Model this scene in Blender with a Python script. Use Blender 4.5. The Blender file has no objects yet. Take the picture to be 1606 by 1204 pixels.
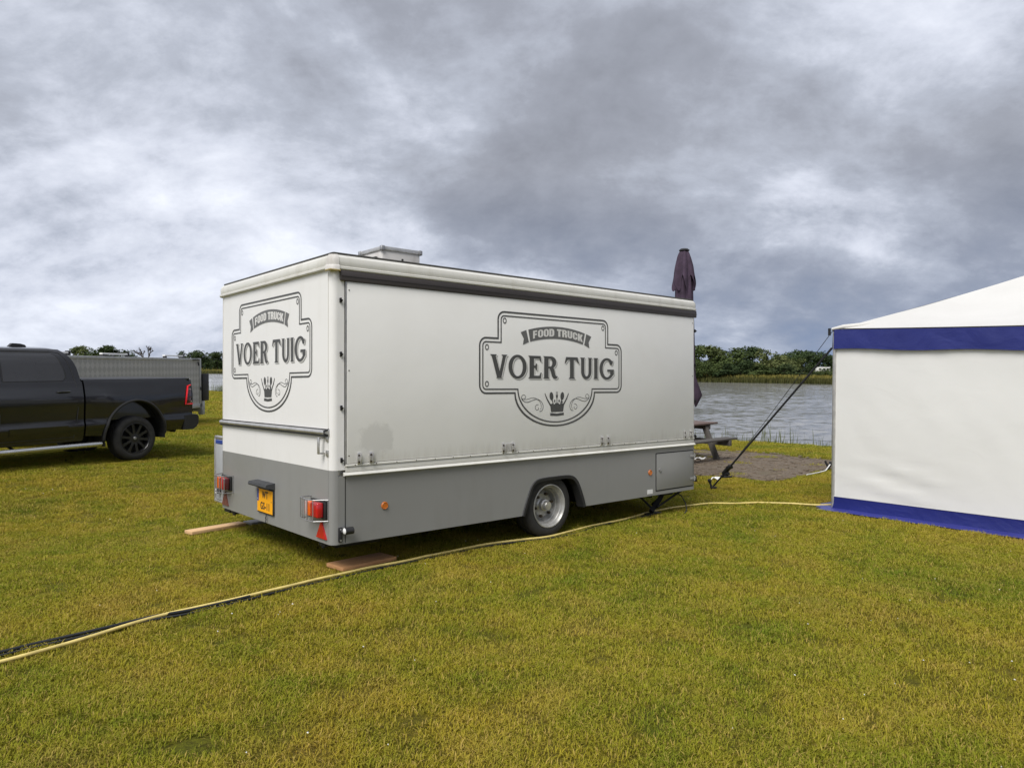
import bpy, bmesh, math, random
from mathutils import Vector, Matrix, noise as mnoise
from mathutils.geometry import tessellate_polygon
random.seed(7)
R = math.radians
SC = bpy.context.scene
COL = SC.collection

# ---------------------------------------------------------------- camera
EYE = 1.57
cd = bpy.data.cameras.new('camera'); cam = bpy.data.objects.new('camera', cd); COL.objects.link(cam)
cd.sensor_width = 36.0; cd.lens = 36.0 * 1136.8 / 1606.0
cd.clip_start = 0.05; cd.clip_end = 9000
cam.location = (0, 0, EYE); cam.rotation_euler = (R(90 - 1.41), 0, 0)
SC.camera = cam

# ---------------------------------------------------------------- light and sky
SUN = Vector((-0.25, -0.55, 0.797)).normalized()
SC.view_settings.view_transform = 'Standard'; SC.view_settings.look = 'None'
SC.view_settings.gamma = 1.0; SC.view_settings.exposure = 1.24
SC.view_settings.use_curve_mapping = False
ld = bpy.data.lights.new('sun', 'SUN'); ld.energy = 1.45; ld.angle = R(32); ld.color = (1.0, 0.965, 0.92)
lo = bpy.data.objects.new('sun', ld); COL.objects.link(lo)
lo.rotation_euler = SUN.to_track_quat('Z', 'Y').to_euler()

W = bpy.data.worlds.new('World'); SC.world = W; W.use_nodes = True
nt = W.node_tree; N = nt.nodes; L = nt.links; N.clear()
def wn(t, **k):
    n = N.new(t)
    for a, b in k.items(): setattr(n, a, b)
    return n
def wmath(op, a, b=None, clamp=False):
    n = wn('ShaderNodeMath', operation=op); n.use_clamp = clamp
    for i, x in enumerate((a, b)):
        if x is None: continue
        if isinstance(x, (int, float)): n.inputs[i].default_value = x
        else: L.new(x, n.inputs[i])
    return n.outputs[0]
def wramp(fac, stops):
    n = wn('ShaderNodeValToRGB'); e = n.color_ramp.elements
    while len(e) < len(stops): e.new(0.5)
    for s, (p, c) in zip(e, stops): s.position = p; s.color = (*c, 1)
    L.new(fac, n.inputs[0]); return n.outputs[0]
def wmix(fac, a, b, mode='MIX'):
    n = wn('ShaderNodeMix', data_type='RGBA', blend_type=mode)
    if isinstance(fac, (int, float)): n.inputs[0].default_value = fac
    else: L.new(fac, n.inputs[0])
    for i, x in ((6, a), (7, b)):
        if isinstance(x, tuple): n.inputs[i].default_value = (*x, 1)
        else: L.new(x, n.inputs[i])
    return n.outputs[2]
tc = wn('ShaderNodeTexCoord'); sep = wn('ShaderNodeSeparateXYZ'); L.new(tc.outputs['Generated'], sep.inputs[0])
dx, dy, dz = sep.outputs
zz = wmath('ADD', wmath('MAXIMUM', dz, 0.0), 0.50)            # cloud deck seen in perspective
cmb = wn('ShaderNodeCombineXYZ'); L.new(wmath('DIVIDE', dx, zz), cmb.inputs[0]); L.new(wmath('DIVIDE', dy, zz), cmb.inputs[1])
def wnoise(scale, detail, rough, dist, off, stretch=(1, 1, 1)):
    mp = wn('ShaderNodeMapping'); mp.inputs['Location'].default_value = off; mp.inputs['Scale'].default_value = stretch
    L.new(cmb.outputs[0], mp.inputs[0])
    n = wn('ShaderNodeTexNoise'); n.inputs['Scale'].default_value = scale; n.inputs['Detail'].default_value = detail
    n.inputs['Roughness'].default_value = rough; n.inputs['Distortion'].default_value = dist
    L.new(mp.outputs[0], n.inputs['Vector']); return n.outputs[0]
SKY_OFF = (60.1, 8.8, 0)
big = wnoise(1.30, 3, 0.45, 0.25, SKY_OFF)
mid = wnoise(2.9, 11, 0.60, 0.2, (SKY_OFF[0] + 1.7, SKY_OFF[1] - 2.2, 0), (1, 1.1, 1))
wisp = wnoise(9., 10, 0.66, 0.2, (9.7, 4.1, 0), (1, 1.2, 1))
v = wmath('ADD', wmath('MULTIPLY', big, 1.45), wmath('MULTIPLY', mid, 0.95))
v = wmath('ADD', v, wmath('MULTIPLY', wisp, 0.30))
v = wmath('SUBTRACT', v, 0.855)
v = wmath('ADD', v, wmath('MULTIPLY', dx, -0.22))             # the cover is thinner towards the left
cloud = wramp(v, [(0.10, (0.150, 0.159, 0.186)), (0.36, (0.216, 0.230, 0.268)), (0.49, (0.288, 0.309, 0.360)),
                  (0.61, (0.405, 0.428, 0.490)), (0.80, (0.560, 0.582, 0.640))])
sky = wn('ShaderNodeTexSky', sky_type='NISHITA'); sky.sun_disc = False
sky.sun_elevation = math.asin(SUN.z); sky.sun_rotation = math.atan2(SUN.x, SUN.y)
sky.air_density = 1.0; sky.dust_density = 0.2; sky.ozone_density = 2.0
up_ = wn('ShaderNodeCombineXYZ'); L.new(dx, up_.inputs[0]); L.new(dy, up_.inputs[1]); L.new(wmath('ADD', wmath('MAXIMUM', dz, 0.0), 0.42), up_.inputs[2])
L.new(up_.outputs[0], sky.inputs[0])
skyc = wmix(1.0, sky.outputs[0], (0.090, 0.090, 0.092), 'MULTIPLY')
thin = wmath('MULTIPLY', wmath('SUBTRACT', 0.26, dz, True), 2.6, True)
gap = wmath('MULTIPLY', thin, wmath('ADD', wmath('MULTIPLY', wmath('SUBTRACT', 0.62, v, True), 1.6, True), 0.12), True)
col = wmix(gap, cloud, skyc)
bg = wn('ShaderNodeBackground'); L.new(col, bg.inputs[0]); bg.inputs[1].default_value = 0.73
out = wn('ShaderNodeOutputWorld'); L.new(bg.outputs[0], out.inputs[0])

# ---------------------------------------------------------------- mesh helpers
class MB:
    def __init__(s): s.v = []; s.f = []
    def add(s, vs, fs, M=None):
        o = len(s.v)
        for p in vs:
            p = Vector(p)
            s.v.append(M @ p if M is not None else p)
        for f in fs: s.f.append(tuple(i + o for i in f))
        return s
    def box(s, x0, x1, y0, y1, z0, z1, b=0.0, M=None):
        if b > 0:
            bm = bmesh.new(); bmesh.ops.create_cube(bm, size=1)
            for q in bm.verts:
                q.co = Vector(((x0 + x1) / 2 + q.co.x * (x1 - x0), (y0 + y1) / 2 + q.co.y * (y1 - y0), (z0 + z1) / 2 + q.co.z * (z1 - z0)))
            bmesh.ops.bevel(bm, geom=bm.edges[:], offset=b, segments=2, affect='EDGES', profile=0.5)
            bm.verts.ensure_lookup_table(); bm.verts.index_update()
            s.add([q.co.copy() for q in bm.verts], [[q.index for q in f.verts] for f in bm.faces], M); bm.free(); return s
        vs = [(x, y, z) for x in (x0, x1) for y in (y0, y1) for z in (z0, z1)]
        return s.add(vs, [(0, 1, 3, 2), (4, 6, 7, 5), (0, 4, 5, 1), (2, 3, 7, 6), (0, 2, 6, 4), (1, 5, 7, 3)], M)
    def tube(s, pts, r, n=8, cap=True, M=None):
        pts = [Vector(p) for p in pts]; rs = r if isinstance(r, (list, tuple)) else [r] * len(pts)
        vs = []; fs = []; up = None
        for i, p in enumerate(pts):
            d = (pts[min(i + 1, len(pts) - 1)] - pts[max(i - 1, 0)]).normalized()
            if up is None:
                up = Vector((0, 0, 1)) if abs(d.z) < .9 else Vector((1, 0, 0))
            a = d.cross(up)
            if a.length < 1e-5: a = d.orthogonal()
            a.normalize(); b = a.cross(d).normalized(); up = b
            for k in range(n):
                t = 2 * math.pi * k / n
                vs.append(p + (a * math.cos(t) + b * math.sin(t)) * rs[i])
        for i in range(len(pts) - 1):
            for k in range(n):
                k2 = (k + 1) % n
                fs.append((i * n + k, (i + 1) * n + k, (i + 1) * n + k2, i * n + k2))
        if cap:
            fs.append(tuple(range(n))); fs.append(tuple(reversed(range((len(pts) - 1) * n, len(pts) * n))))
        return s.add(vs, fs, M)
    def lathe(s, prof, n=32, M=None, close=False):          # profile of (radius, y) about the Y axis
        vs = []; fs = []; m = len(prof)
        for k in range(n):
            t = 2 * math.pi * k / n
            for r, y in prof: vs.append((r * math.cos(t), y, r * math.sin(t)))
        for k in range(n):
            k2 = (k + 1) % n
            for j in range(m - (0 if close else 1)):
                j2 = (j + 1) % m
                fs.append((k * m + j, k2 * m + j, k2 * m + j2, k * m + j2))
        return s.add(vs, fs, M)
    def prism(s, poly, d0, d1, f):                            # poly of 2D points, f(a, b, d) -> 3D
        n = len(poly)
        vs = [f(a, b, d0) for a, b in poly] + [f(a, b, d1) for a, b in poly]
        tri = tessellate_polygon([[Vector((a, b, 0)) for a, b in poly]])
        fs = [tuple(t) for t in tri] + [tuple(n + i for i in reversed(t)) for t in tri]
        fs += [(i, (i + 1) % n, n + (i + 1) % n, n + i) for i in range(n)]
        return s.add(vs, fs)
    def flat(s, polys, f):                                    # filled outline with holes
        pl = [[Vector((a, b, 0)) for a, b in p] for p in polys]
        tri = tessellate_polygon(pl); vs = [f(q.x, q.y) for p in pl for q in p]
        return s.add(vs, [tuple(t) for t in tri])
    def ring(s, A, B, f):                                     # band between two outlines of equal length
        n = len(A)
        return s.add([f(*p) for p in A] + [f(*p) for p in B], [(i, (i + 1) % n, n + (i + 1) % n, n + i) for i in range(n)])
    def stroke(s, pts, w, f):
        P = [Vector((a, b)) for a, b in pts]; ws = w if isinstance(w, (list, tuple)) else [w] * len(P); vs = []
        for i, p in enumerate(P):
            d = (P[min(i + 1, len(P) - 1)] - P[max(i - 1, 0)]).normalized(); nn = Vector((-d.y, d.x)) * ws[i] / 2
            vs += [f(*(p + nn)), f(*(p - nn))]
        return s.add(vs, [(2 * i, 2 * i + 1, 2 * i + 3, 2 * i + 2) for i in range(len(P) - 1)])
    def grid(s, rows, M=None, flip=False):
        m = len(rows[0]); vs = [p for r in rows for p in r]; fs = []
        for i in range(len(rows) - 1):
            for j in range(m - 1):
                q = (i * m + j, i * m + j + 1, (i + 1) * m + j + 1, (i + 1) * m + j)
                fs.append(q[::-1] if flip else q)
        return s.add(vs, fs, M)
    def mesh(s, name, smooth=None, fix=True):
        me = bpy.data.meshes.new(name); me.from_pydata([tuple(p) for p in s.v], [], s.f)
        if fix:
            bm = bmesh.new(); bm.from_mesh(me); bmesh.ops.recalc_face_normals(bm, faces=bm.faces[:]); bm.to_mesh(me); bm.free()
        if smooth:
            me.polygons.foreach_set('use_smooth', [True] * len(me.polygons)); me.set_sharp_from_angle(angle=R(smooth))
        me.update(); return me
    def build(s, name, mat, parent=None, smooth=None, fix=True):
        me = s.mesh(name, smooth, fix); me.materials.append(mat)
        o = bpy.data.objects.new(name, me); COL.objects.link(o); o.parent = parent; return o
def tag(o, label=None, cat=None, group=None, kind=None):
    for k, x in (('label', label), ('category', cat), ('group', group), ('kind', kind)):
        if x: o[k] = x
    return o
def empty(name, loc=(0, 0, 0), rz=0.0):
    o = bpy.data.objects.new(name, None); COL.objects.link(o); o.location = loc; o.rotation_euler = (0, 0, rz)
    o.empty_display_size = .2; return o
def copy_tree(o, parent=None):
    c = o.copy(); COL.objects.link(c); c.parent = parent
    for ch in list(o.children): copy_tree(ch, c)
    return c

# ---------------------------------------------------------------- materials
def newmat(name):
    m = bpy.data.materials.new(name); m.use_nodes = True
    t = m.node_tree; b = t.nodes['Principled BSDF']; return m, t, b
def tn(t, typ, **k):
    n = t.nodes.new(typ)
    for a, b in k.items(): setattr(n, a, b)
    return n
def rampn(t, fac, stops):
    n = tn(t, 'ShaderNodeValToRGB'); e = n.color_ramp.elements
    while len(e) < len(stops): e.new(0.5)
    for s, (p, c) in zip(e, stops): s.position = p; s.color = (*c, 1)
    t.links.new(fac, n.inputs[0]); return n.outputs[0]
def noisen(t, vec, scale, detail=4, rough=.55, dist=0):
    n = tn(t, 'ShaderNodeTexNoise'); n.inputs['Scale'].default_value = scale; n.inputs['Detail'].default_value = detail
    n.inputs['Roughness'].default_value = rough; n.inputs['Distortion'].default_value = dist
    t.links.new(vec, n.inputs['Vector']); return n.outputs[0]
def mapn(t, vec, sc=(1, 1, 1), loc=(0, 0, 0)):
    n = tn(t, 'ShaderNodeMapping'); n.inputs['Scale'].default_value = sc; n.inputs['Location'].default_value = loc
    t.links.new(vec, n.inputs[0]); return n.outputs[0]
def mixn(t, fac, a, b, mode='MIX'):
    n = tn(t, 'ShaderNodeMix', data_type='RGBA', blend_type=mode)
    if isinstance(fac, (int, float)): n.inputs[0].default_value = fac
    else: t.links.new(fac, n.inputs[0])
    for i, x in ((6, a), (7, b)):
        if isinstance(x, tuple): n.inputs[i].default_value = (*x, 1)
        else: t.links.new(x, n.inputs[i])
    return n.outputs[2]
def bumpn(t, b, h, strength, dist=.01):
    n = tn(t, 'ShaderNodeBump'); n.inputs['Strength'].default_value = strength; n.inputs['Distance'].default_value = dist
    t.links.new(h, n.inputs['Height']); t.links.new(n.outputs[0], b.inputs['Normal'])
def pm(name, c, rough=.5, metal=0., var=.12, sc=3., bump=0., bsc=60., coat=0., stretch=(1, 1, 1), spec=.5, rvar=.1):
    m, t, b = newmat(name)
    oc = tn(t, 'ShaderNodeTexCoord').outputs['Object']; mp = mapn(t, oc, stretch)
    n = noisen(t, mp, sc, 6, .62)
    lo_ = tuple(x * (1 - var) for x in c); hi = tuple(min(1, x * (1 + var)) for x in c)
    t.links.new(rampn(t, n, [(.3, lo_), (.7, hi)]), b.inputs['Base Color'])
    b.inputs['Metallic'].default_value = metal; b.inputs['Specular IOR Level'].default_value = spec
    b.inputs['Coat Weight'].default_value = coat; b.inputs['Coat Roughness'].default_value = .04
    n2 = noisen(t, oc, sc * 2.3, 4, .6)
    mr = tn(t, 'ShaderNodeMapRange'); mr.inputs['To Min'].default_value = max(0.02, rough - rvar); mr.inputs['To Max'].default_value = min(1, rough + rvar)
    t.links.new(n2, mr.inputs[0]); t.links.new(mr.outputs[0], b.inputs['Roughness'])
    if bump: bumpn(t, b, noisen(t, oc, bsc, 4, .6), bump)
    return m
def panelmat(name, c, grime, rough=.38, amount=.5):
    m, t, b = newmat(name); oc = tn(t, 'ShaderNodeTexCoord').outputs['Object']
    streak = noisen(t, mapn(t, oc, (5, 5, .8)), 1.6, 8, .6)
    blot = noisen(t, oc, 1.3, 7, .62, .4)
    fine = noisen(t, oc, 26, 5, .7)
    mm = tn(t, 'ShaderNodeMath', operation='MULTIPLY'); t.links.new(streak, mm.inputs[0]); t.links.new(blot, mm.inputs[1])
    f = rampn(t, mm.outputs[0], [(.26, (0, 0, 0)), (.50, (amount,) * 3)])
    cc = mixn(t, f, c, grime)
    sp = rampn(t, fine, [(.60, (0, 0, 0)), (.78, (.22,) * 3)])
    cc = mixn(t, sp, cc, grime)
    t.links.new(cc, b.inputs['Base Color']); b.inputs['Roughness'].default_value = rough
    t.links.new(rampn(t, blot, [(.3, (rough - .08,) * 3), (.7, (rough + .15,) * 3)]), b.inputs['Roughness'])
    bumpn(t, b, noisen(t, oc, 1.6, 3, .5), .12, .05)
    return m
M = {}
M['white'] = panelmat('white_panel', (.78, .77, .745), (.60, .58, .53), .42, .32)
M['cream'] = panelmat('cream_trim', (.66, .65, .60), (.42, .39, .32), .45, .6)
M['grey'] = panelmat('grey_paint', (.245, .245, .235), (.19, .185, .17), .36, .35)
M['print'] = pm('dark_print', (.060, .060, .057), .5, var=.1)
M['print_lt'] = pm('grey_print', (.125, .125, .12), .5, var=.06)
M['print_wh'] = pm('white_print', (.68, .67, .64), .45, var=.05)
M['shadow_print'] = pm('light_grey_print', (.33, .33, .315), .5, var=.06)
M['rubber'] = pm('black_rubber', (.018, .018, .019), .65, var=.3, bump=.2)
M['tyre'] = pm('tyre_rubber', (.028, .027, .026), .8, var=.35, sc=9, bump=.3, bsc=90)
M['brown'] = pm('brown_rubber', (.042, .035, .034), .55, var=.2, stretch=(.4, 4, 4))
M['alu'] = pm('aluminium', (.55, .54, .52), .38, .75, var=.18, sc=14)
M['chrome'] = pm('chrome_wire', (.40, .40, .40), .45, .85, var=.05)
M['steel'] = pm('painted_steel_rim', (.40, .395, .375), .40, .35, var=.35, sc=9)
M['blackmetal'] = pm('black_metal', (.012, .012, .013), .6, .2, var=.4, bump=.3)
M['bolt'] = pm('rusty_bolt', (.05, .035, .022), .7, .3, var=.5, sc=30)
M['red'] = pm('red_lens', (.50, .012, .015), .15, var=.15, sc=20, coat=.5)
M['orange'] = pm('orange_lens', (.78, .14, .012), .18, var=.15, sc=20, coat=.5)
M['darkred'] = pm('dark_red_lens', (.10, .01, .012), .15, var=.15, sc=20, coat=.5)
M['clear'] = pm('clear_lens', (.55, .40, .38), .15, var=.1, sc=20, coat=.5)
M['whitelens'] = pm('white_lens', (.8, .8, .78), .2, var=.05)
M['amber'] = pm('amber_reflector', (.55, .15, .02), .3, var=.15, sc=30)
M['plate'] = pm('yellow_plate', (.90, .40, .012), .4, var=.06)
M['blue'] = pm('blue_print', (.02, .05, .25), .4, var=.1)
M['darkgap'] = pm('dark_gap', (.012, .012, .012), .9, var=.1)
M['roofedge'] = pm('roof_membrane', (.07, .068, .062), .8, var=.3, sc=6)
M['ventside'] = panelmat('vent_plate', (.62, .60, .57), (.32, .29, .25), .5, .9)
M['paint'] = pm('black_car_paint', (.010, .010, .0115), .22, 0, var=.2, coat=.9, rvar=.04)
M['plastic'] = pm('black_plastic', (.02, .02, .021), .55, var=.2, bump=.15, bsc=200)
M['glass'] = pm('tinted_glass', (.030, .030, .032), .04, 0, var=.1, coat=1., rvar=.02)
M['blackrim'] = pm('black_wheel', (.030, .030, .031), .28, .3, var=.2)
M['stepbar'] = pm('polished_bar', (.62, .62, .60), .25, .9, var=.1)
M['canvas_w'] = None
M['purple'] = pm('purple_cloth', (.052, .032, .055), .9, var=.3, sc=8, bump=.3, bsc=120)
M['hose'] = pm('yellow_hose', (.70, .56, .19), .5, var=.22, sc=7)
M['cable'] = pm('black_cable', (.012, .014, .016), .55, var=.2)
M['strap'] = pm('black_strap', (.012, .012, .013), .75, var=.2)
M['bark'] = pm('bark', (.055, .045, .035), .95, var=.35, sc=5)
M['caravan'] = pm('caravan_white', (.72, .72, .70), .4, var=.05)
M['scrap'] = pm('white_scrap', (.75, .75, .73), .7, var=.08)

def wood(name, c1, c2, ang=0, sc=1.):
    m, t, b = newmat(name); oc = tn(t, 'ShaderNodeTexCoord').outputs['Object']
    g = noisen(t, mapn(t, oc, (1.5 * sc, 22 * sc, 22 * sc)), 2.6, 8, .72, .9)
    k = noisen(t, mapn(t, oc, (2, 6, 6)), 1.7, 4, .5)
    c = rampn(t, g, [(.28, c1), (.72, c2)])
    c = mixn(t, rampn(t, k, [(.55, (0, 0, 0)), (.8, (.5,) * 3)]), c, tuple(x * .45 for x in c1))
    t.links.new(c, b.inputs['Base Color']); b.inputs['Roughness'].default_value = .85
    bumpn(t, b, g, .5, .004); return m
M['plank'] = wood('fresh_plank', (.52, .31, .145), (.74, .50, .27))
M['plank2'] = wood('worn_plank', (.46, .215, .085), (.66, .37, .17))
M['greyboard'] = wood('grey_board', (.20, .19, .18), (.34, .33, .31))
M['tablewood'] = wood('stained_table_wood', (.095, .062, .052), (.19, .135, .115))
M['tableframe'] = wood('weathered_frame_wood', (.060, .054, .047), (.115, .105, .092))

def canvas(name, c, c2, rough=.75, wr=.25):
    m, t, b = newmat(name); oc = tn(t, 'ShaderNodeTexCoord').outputs['Object']
    w = noisen(t, oc, 1.1, 6, .55, .3); f = noisen(t, oc, 160, 2, .5)
    t.links.new(rampn(t, w, [(.3, c), (.75, c2)]), b.inputs['Base Color']); b.inputs['Roughness'].default_value = rough
    mx = tn(t, 'ShaderNodeMath', operation='MULTIPLY_ADD'); t.links.new(f, mx.inputs[0]); mx.inputs[1].default_value = .05
    t.links.new(noisen(t, mapn(t, oc, (1, 1, 1.6)), 2.2, 4, .5, .8), mx.inputs[2]); bumpn(t, b, mx.outputs[0], wr, .03); return m
M['canvas'] = canvas('white_canvas', (.76, .755, .73), (.72, .715, .69), .7, .10)
M['canvas_roof'] = canvas('white_roof_canvas', (.63, .62, .59), (.55, .54, .51), .65, .30)
M['bluepvc'] = canvas('blue_sheeting', (.011, .017, .135), (.016, .024, .175), .38, .6)
M['bluepvc_flat'] = canvas('blue_skirt', (.030, .034, .19), (.040, .046, .24), .42, .3)

def grass_colour(t, pos):
    n1 = noisen(t, pos, .62, 5, .62, .5); n2 = noisen(t, pos, 2.2, 5, .6, .3); n3 = noisen(t, pos, .16, 3, .5)
    c = rampn(t, n1, [(.30, (.110, .165, .012)), (.44, (.225, .225, .016)), (.56, (.330, .268, .022)), (.70, (.345, .225, .040))])
    c2 = rampn(t, n2, [(.32, (.125, .180, .014)), (.50, (.250, .232, .020)), (.70, (.365, .272, .052))])
    c = mixn(t, .5, c, c2)
    g = rampn(t, n3, [(.38, (1.10, 1.03, 1.35)), (.62, (1.0, 1.08, 1.35))])
    return mixn(t, 1.0, c, g, 'MULTIPLY')
def ground_mat():
    m, t, b = newmat('lawn'); geo = tn(t, 'ShaderNodeNewGeometry'); pos = geo.outputs['Position']
    c = grass_colour(t, pos)
    fine = noisen(t, pos, 38, 6, .7); fn2 = noisen(t, pos, 9, 6, .7)
    c = mixn(t, rampn(t, fine, [(.35, (.75,) * 3), (.6, (0, 0, 0))]), c, (.055, .042, .014))
    c = mixn(t, rampn(t, fn2, [(.58, (0, 0, 0)), (.78, (.45,) * 3)]), c, (.22, .18, .06))
    c = mixn(t, 1., c, (.60, .60, .60), 'MULTIPLY')
    t.links.new(c, b.inputs['Base Color']); b.inputs['Roughness'].default_value = .95; b.inputs['Specular IOR Level'].default_value = .1
    bumpn(t, b, fine, .9, .03); return m
M['lawn'] = ground_mat()
def blade_mat():
    m, t, b = newmat('grass_blades'); pos = tn(t, 'ShaderNodeNewGeometry').outputs['Position']
    c = grass_colour(t, pos)
    at = tn(t, 'ShaderNodeAttribute', attribute_name='tone'); oi = tn(t, 'ShaderNodeObjectInfo')
    c = mixn(t, rampn(t, at.outputs['Fac'], [(.0, (0, 0, 0)), (.80, (0, 0, 0)), (.86, (.6,) * 3), (1, (.8,) * 3)]), c, (.42, .32, .10))
    k = rampn(t, at.outputs['Fac'], [(0, (.9, .95, .9)), (.35, (1.15, 1.12, 1.0)), (.7, (1.0, 1.1, .95)), (1, (1.15, 1.08, 1.05))])
    c = mixn(t, 1., c, k, 'MULTIPLY')
    k2 = rampn(t, oi.outputs['Random'], [(0, (.95, .97, .97)), (1, (1.15, 1.12, 1.08))])
    c = mixn(t, 1., c, k2, 'MULTIPLY')
    t.links.new(c, b.inputs['Base Color']); b.inputs['Roughness'].default_value = .7; b.inputs['Specular IOR Level'].default_value = .08
    tr = tn(t, 'ShaderNodeBsdfTranslucent'); t.links.new(c, tr.inputs[0])
    mx = tn(t, 'ShaderNodeMixShader'); mx.inputs[0].default_value = .25
    t.links.new(b.outputs[0], mx.inputs[1]); t.links.new(tr.outputs[0], mx.inputs[2])
    t.links.new(mx.outputs[0], t.nodes['Material Output'].inputs[0]); return m
M['blades'] = blade_mat()
def leaf_mat(name, dark, light):
    m, t, b = newmat(name); at = tn(t, 'ShaderNodeAttribute', attribute_name='tone'); oi = tn(t, 'ShaderNodeObjectInfo')
    c = rampn(t, at.outputs['Fac'], [(0, dark), (1, light)])
    c = mixn(t, 1., c, rampn(t, oi.outputs['Random'], [(0, (.85, .9, .85)), (1, (1.15, 1.1, 1.1))]), 'MULTIPLY')
    t.links.new(c, b.inputs['Base Color']); b.inputs['Roughness'].default_value = .7; b.inputs['Specular IOR Level'].default_value = .2
    tr = tn(t, 'ShaderNodeBsdfTranslucent'); t.links.new(c, tr.inputs[0])
    mx = tn(t, 'ShaderNodeMixShader'); mx.inputs[0].default_value = .2
    t.links.new(b.outputs[0], mx.inputs[1]); t.links.new(tr.outputs[0], mx.inputs[2])
    t.links.new(mx.outputs[0], t.nodes['Material Output'].inputs[0]); return m
M['leaf'] = leaf_mat('leaf_mid', (.040, .062, .018), (.102, .135, .040))
M['leaf_dark'] = leaf_mat('leaf_dark', (.028, .046, .016), (.068, .098, .034))
M['leaf_pale'] = leaf_mat('leaf_pale', (.068, .092, .028), (.150, .172, .062))
M['reed'] = leaf_mat('bank_reed', (.125, .125, .026), (.280, .240, .065))
M['reed_dark'] = leaf_mat('bank_sedge', (.045, .055, .014), (.095, .095, .030))
def dirt_mat():
    m, t, b = newmat('trodden_earth'); pos = tn(t, 'ShaderNodeNewGeometry').outputs['Position']
    n1 = noisen(t, pos, 1.3, 6, .65); n2 = noisen(t, pos, 17, 6, .72)
    c = rampn(t, n2, [(.30, (.080, .058, .038)), (.52, (.150, .114, .078)), (.72, (.250, .205, .150))])
    c = mixn(t, rampn(t, n1, [(.52, (0, 0, 0)), (.68, (.5,) * 3)]), c, (.095, .088, .035))
    t.links.new(c, b.inputs['Base Color']); b.inputs['Roughness'].default_value = .95; bumpn(t, b, n2, 1., .03); return m
M['dirt'] = dirt_mat()
M['mud'] = pm('river_mud', (.17, .095, .055), .9, var=.3, sc=.6, bump=.4, bsc=3)
def water_mat():
    m, t, b = newmat('river_water'); pos = tn(t, 'ShaderNodeNewGeometry').outputs['Position']
    b.inputs['Base Color'].default_value = (.23, .225, .205, 1); b.inputs['Roughness'].default_value = .12; b.inputs['IOR'].default_value = 1.33
    acc = None
    for sc, k, dist in ((.75, .22, .4), (2.6, .34, .3), (.07, .10, .2)):
        n = tn(t, 'ShaderNodeTexNoise'); n.inputs['Scale'].default_value = sc; n.inputs['Detail'].default_value = 4; n.inputs['Roughness'].default_value = .6; n.inputs['Distortion'].default_value = dist
        mp = tn(t, 'ShaderNodeMapping'); mp.inputs['Rotation'].default_value = (0, 0, R(12)); mp.inputs['Scale'].default_value = (.75, 1, 1); t.links.new(pos, mp.inputs[0]); t.links.new(mp.outputs[0], n.inputs['Vector'])
        s1 = tn(t, 'ShaderNodeVectorMath', operation='SUBTRACT'); t.links.new(n.outputs['Color'], s1.inputs[0]); s1.inputs[1].default_value = (.5, .5, .5)
        s2 = tn(t, 'ShaderNodeVectorMath', operation='MULTIPLY'); t.links.new(s1.outputs[0], s2.inputs[0]); s2.inputs[1].default_value = (k * .6, k, 0)
        if acc is None: acc = s2.outputs[0]
        else:
            ad = tn(t, 'ShaderNodeVectorMath', operation='ADD'); t.links.new(acc, ad.inputs[0]); t.links.new(s2.outputs[0], ad.inputs[1]); acc = ad.outputs[0]
    ad = tn(t, 'ShaderNodeVectorMath', operation='ADD'); t.links.new(acc, ad.inputs[0]); ad.inputs[1].default_value = (0, 0, 1)
    nm = tn(t, 'ShaderNodeVectorMath', operation='NORMALIZE'); t.links.new(ad.outputs[0], nm.inputs[0]); t.links.new(nm.outputs[0], b.inputs['Normal']); return m
M['water'] = water_mat()

# ---------------------------------------------------------------- ground, river, far bank
NV = Vector((.7551, .6556)); EV = Vector((.6556, -.7551))      # across the river / along it
K = .0281
def sms(a, b, x):
    t = max(0., min(1., (x - a) / (b - a))); return t * t * (3 - 2 * t)
Q0 = 18.72; WATER = -1.0
def qfar(r): return 99.4 + .082 * (max(-700, min(300, r)) + 56.6)
def ground_z(x, y):
    q = NV.x * x + NV.y * y; r = EV.x * x + EV.y * y
    w = sms(-9, -3, x); yc = max(-4., min(90., y))
    zn = -(K * min(yc, 26.) * w + (1 - w) * .006 * yc)
    near_edge = Q0 + .35 * math.sin(r * .55) + .25 * math.sin(r * 1.7 + 1)
    if q < near_edge: return zn
    if q < near_edge + 1.6: return zn + (-2.2 - zn) * sms(near_edge, near_edge + 1.6, q)
    qf = qfar(r)
    if q < qf: return -2.2
    return -2.2 + 1.75 * sms(qf - .3, qf + 2.2, q)
def lawn_z(x, y): return ground_z(x, y) + .0015 * mnoise.noise(Vector((x * 1.3, y * 1.3, 0)))
def spaced(a, b, fine0, fine1, step, grow=1.22):
    s = [fine0]; x = fine0
    while x < fine1: x += step; s.append(x)
    d = step
    while x < b: d *= grow; x += d; s.append(min(x, b))
    x = fine0; d = step
    while x > a: d *= grow; x -= d; s.insert(0, max(x, a))
    return s
rs = spaced(-2600, 900, -66, 12, .85)
g = MB(); rows = []
nearq = spaced(-260, Q0 - .9, -1, Q0 - .9, .8)
for r in rs:
    ql = nearq + [Q0 - .55 + .2 * i for i in range(14)] + [26, 50, 75]
    qf = qfar(r); ql = ql + [qf + d for d in (-2, -.2, .5, 1.2, 2.3, 5, 12, 30, 90, 300, 1000, 3200)]
    row = []
    for q in ql:
        x = NV.x * q + EV.x * r; y = NV.y * q + EV.y * r
        row.append((x, y, lawn_z(x, y)))
    rows.append(row)
g.grid(rows)
go = g.build('ground', M['lawn'], smooth=60); tag(go, kind='structure')
w_ = MB(); w_.grid([[tuple(NV * q + EV * r) + (WATER,) for q in (17, 60, 120, 190)] for r in (-2600, -600, -200, 0, 200, 900)])
tag(w_.build('water', M['water']), kind='structure')
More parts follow.
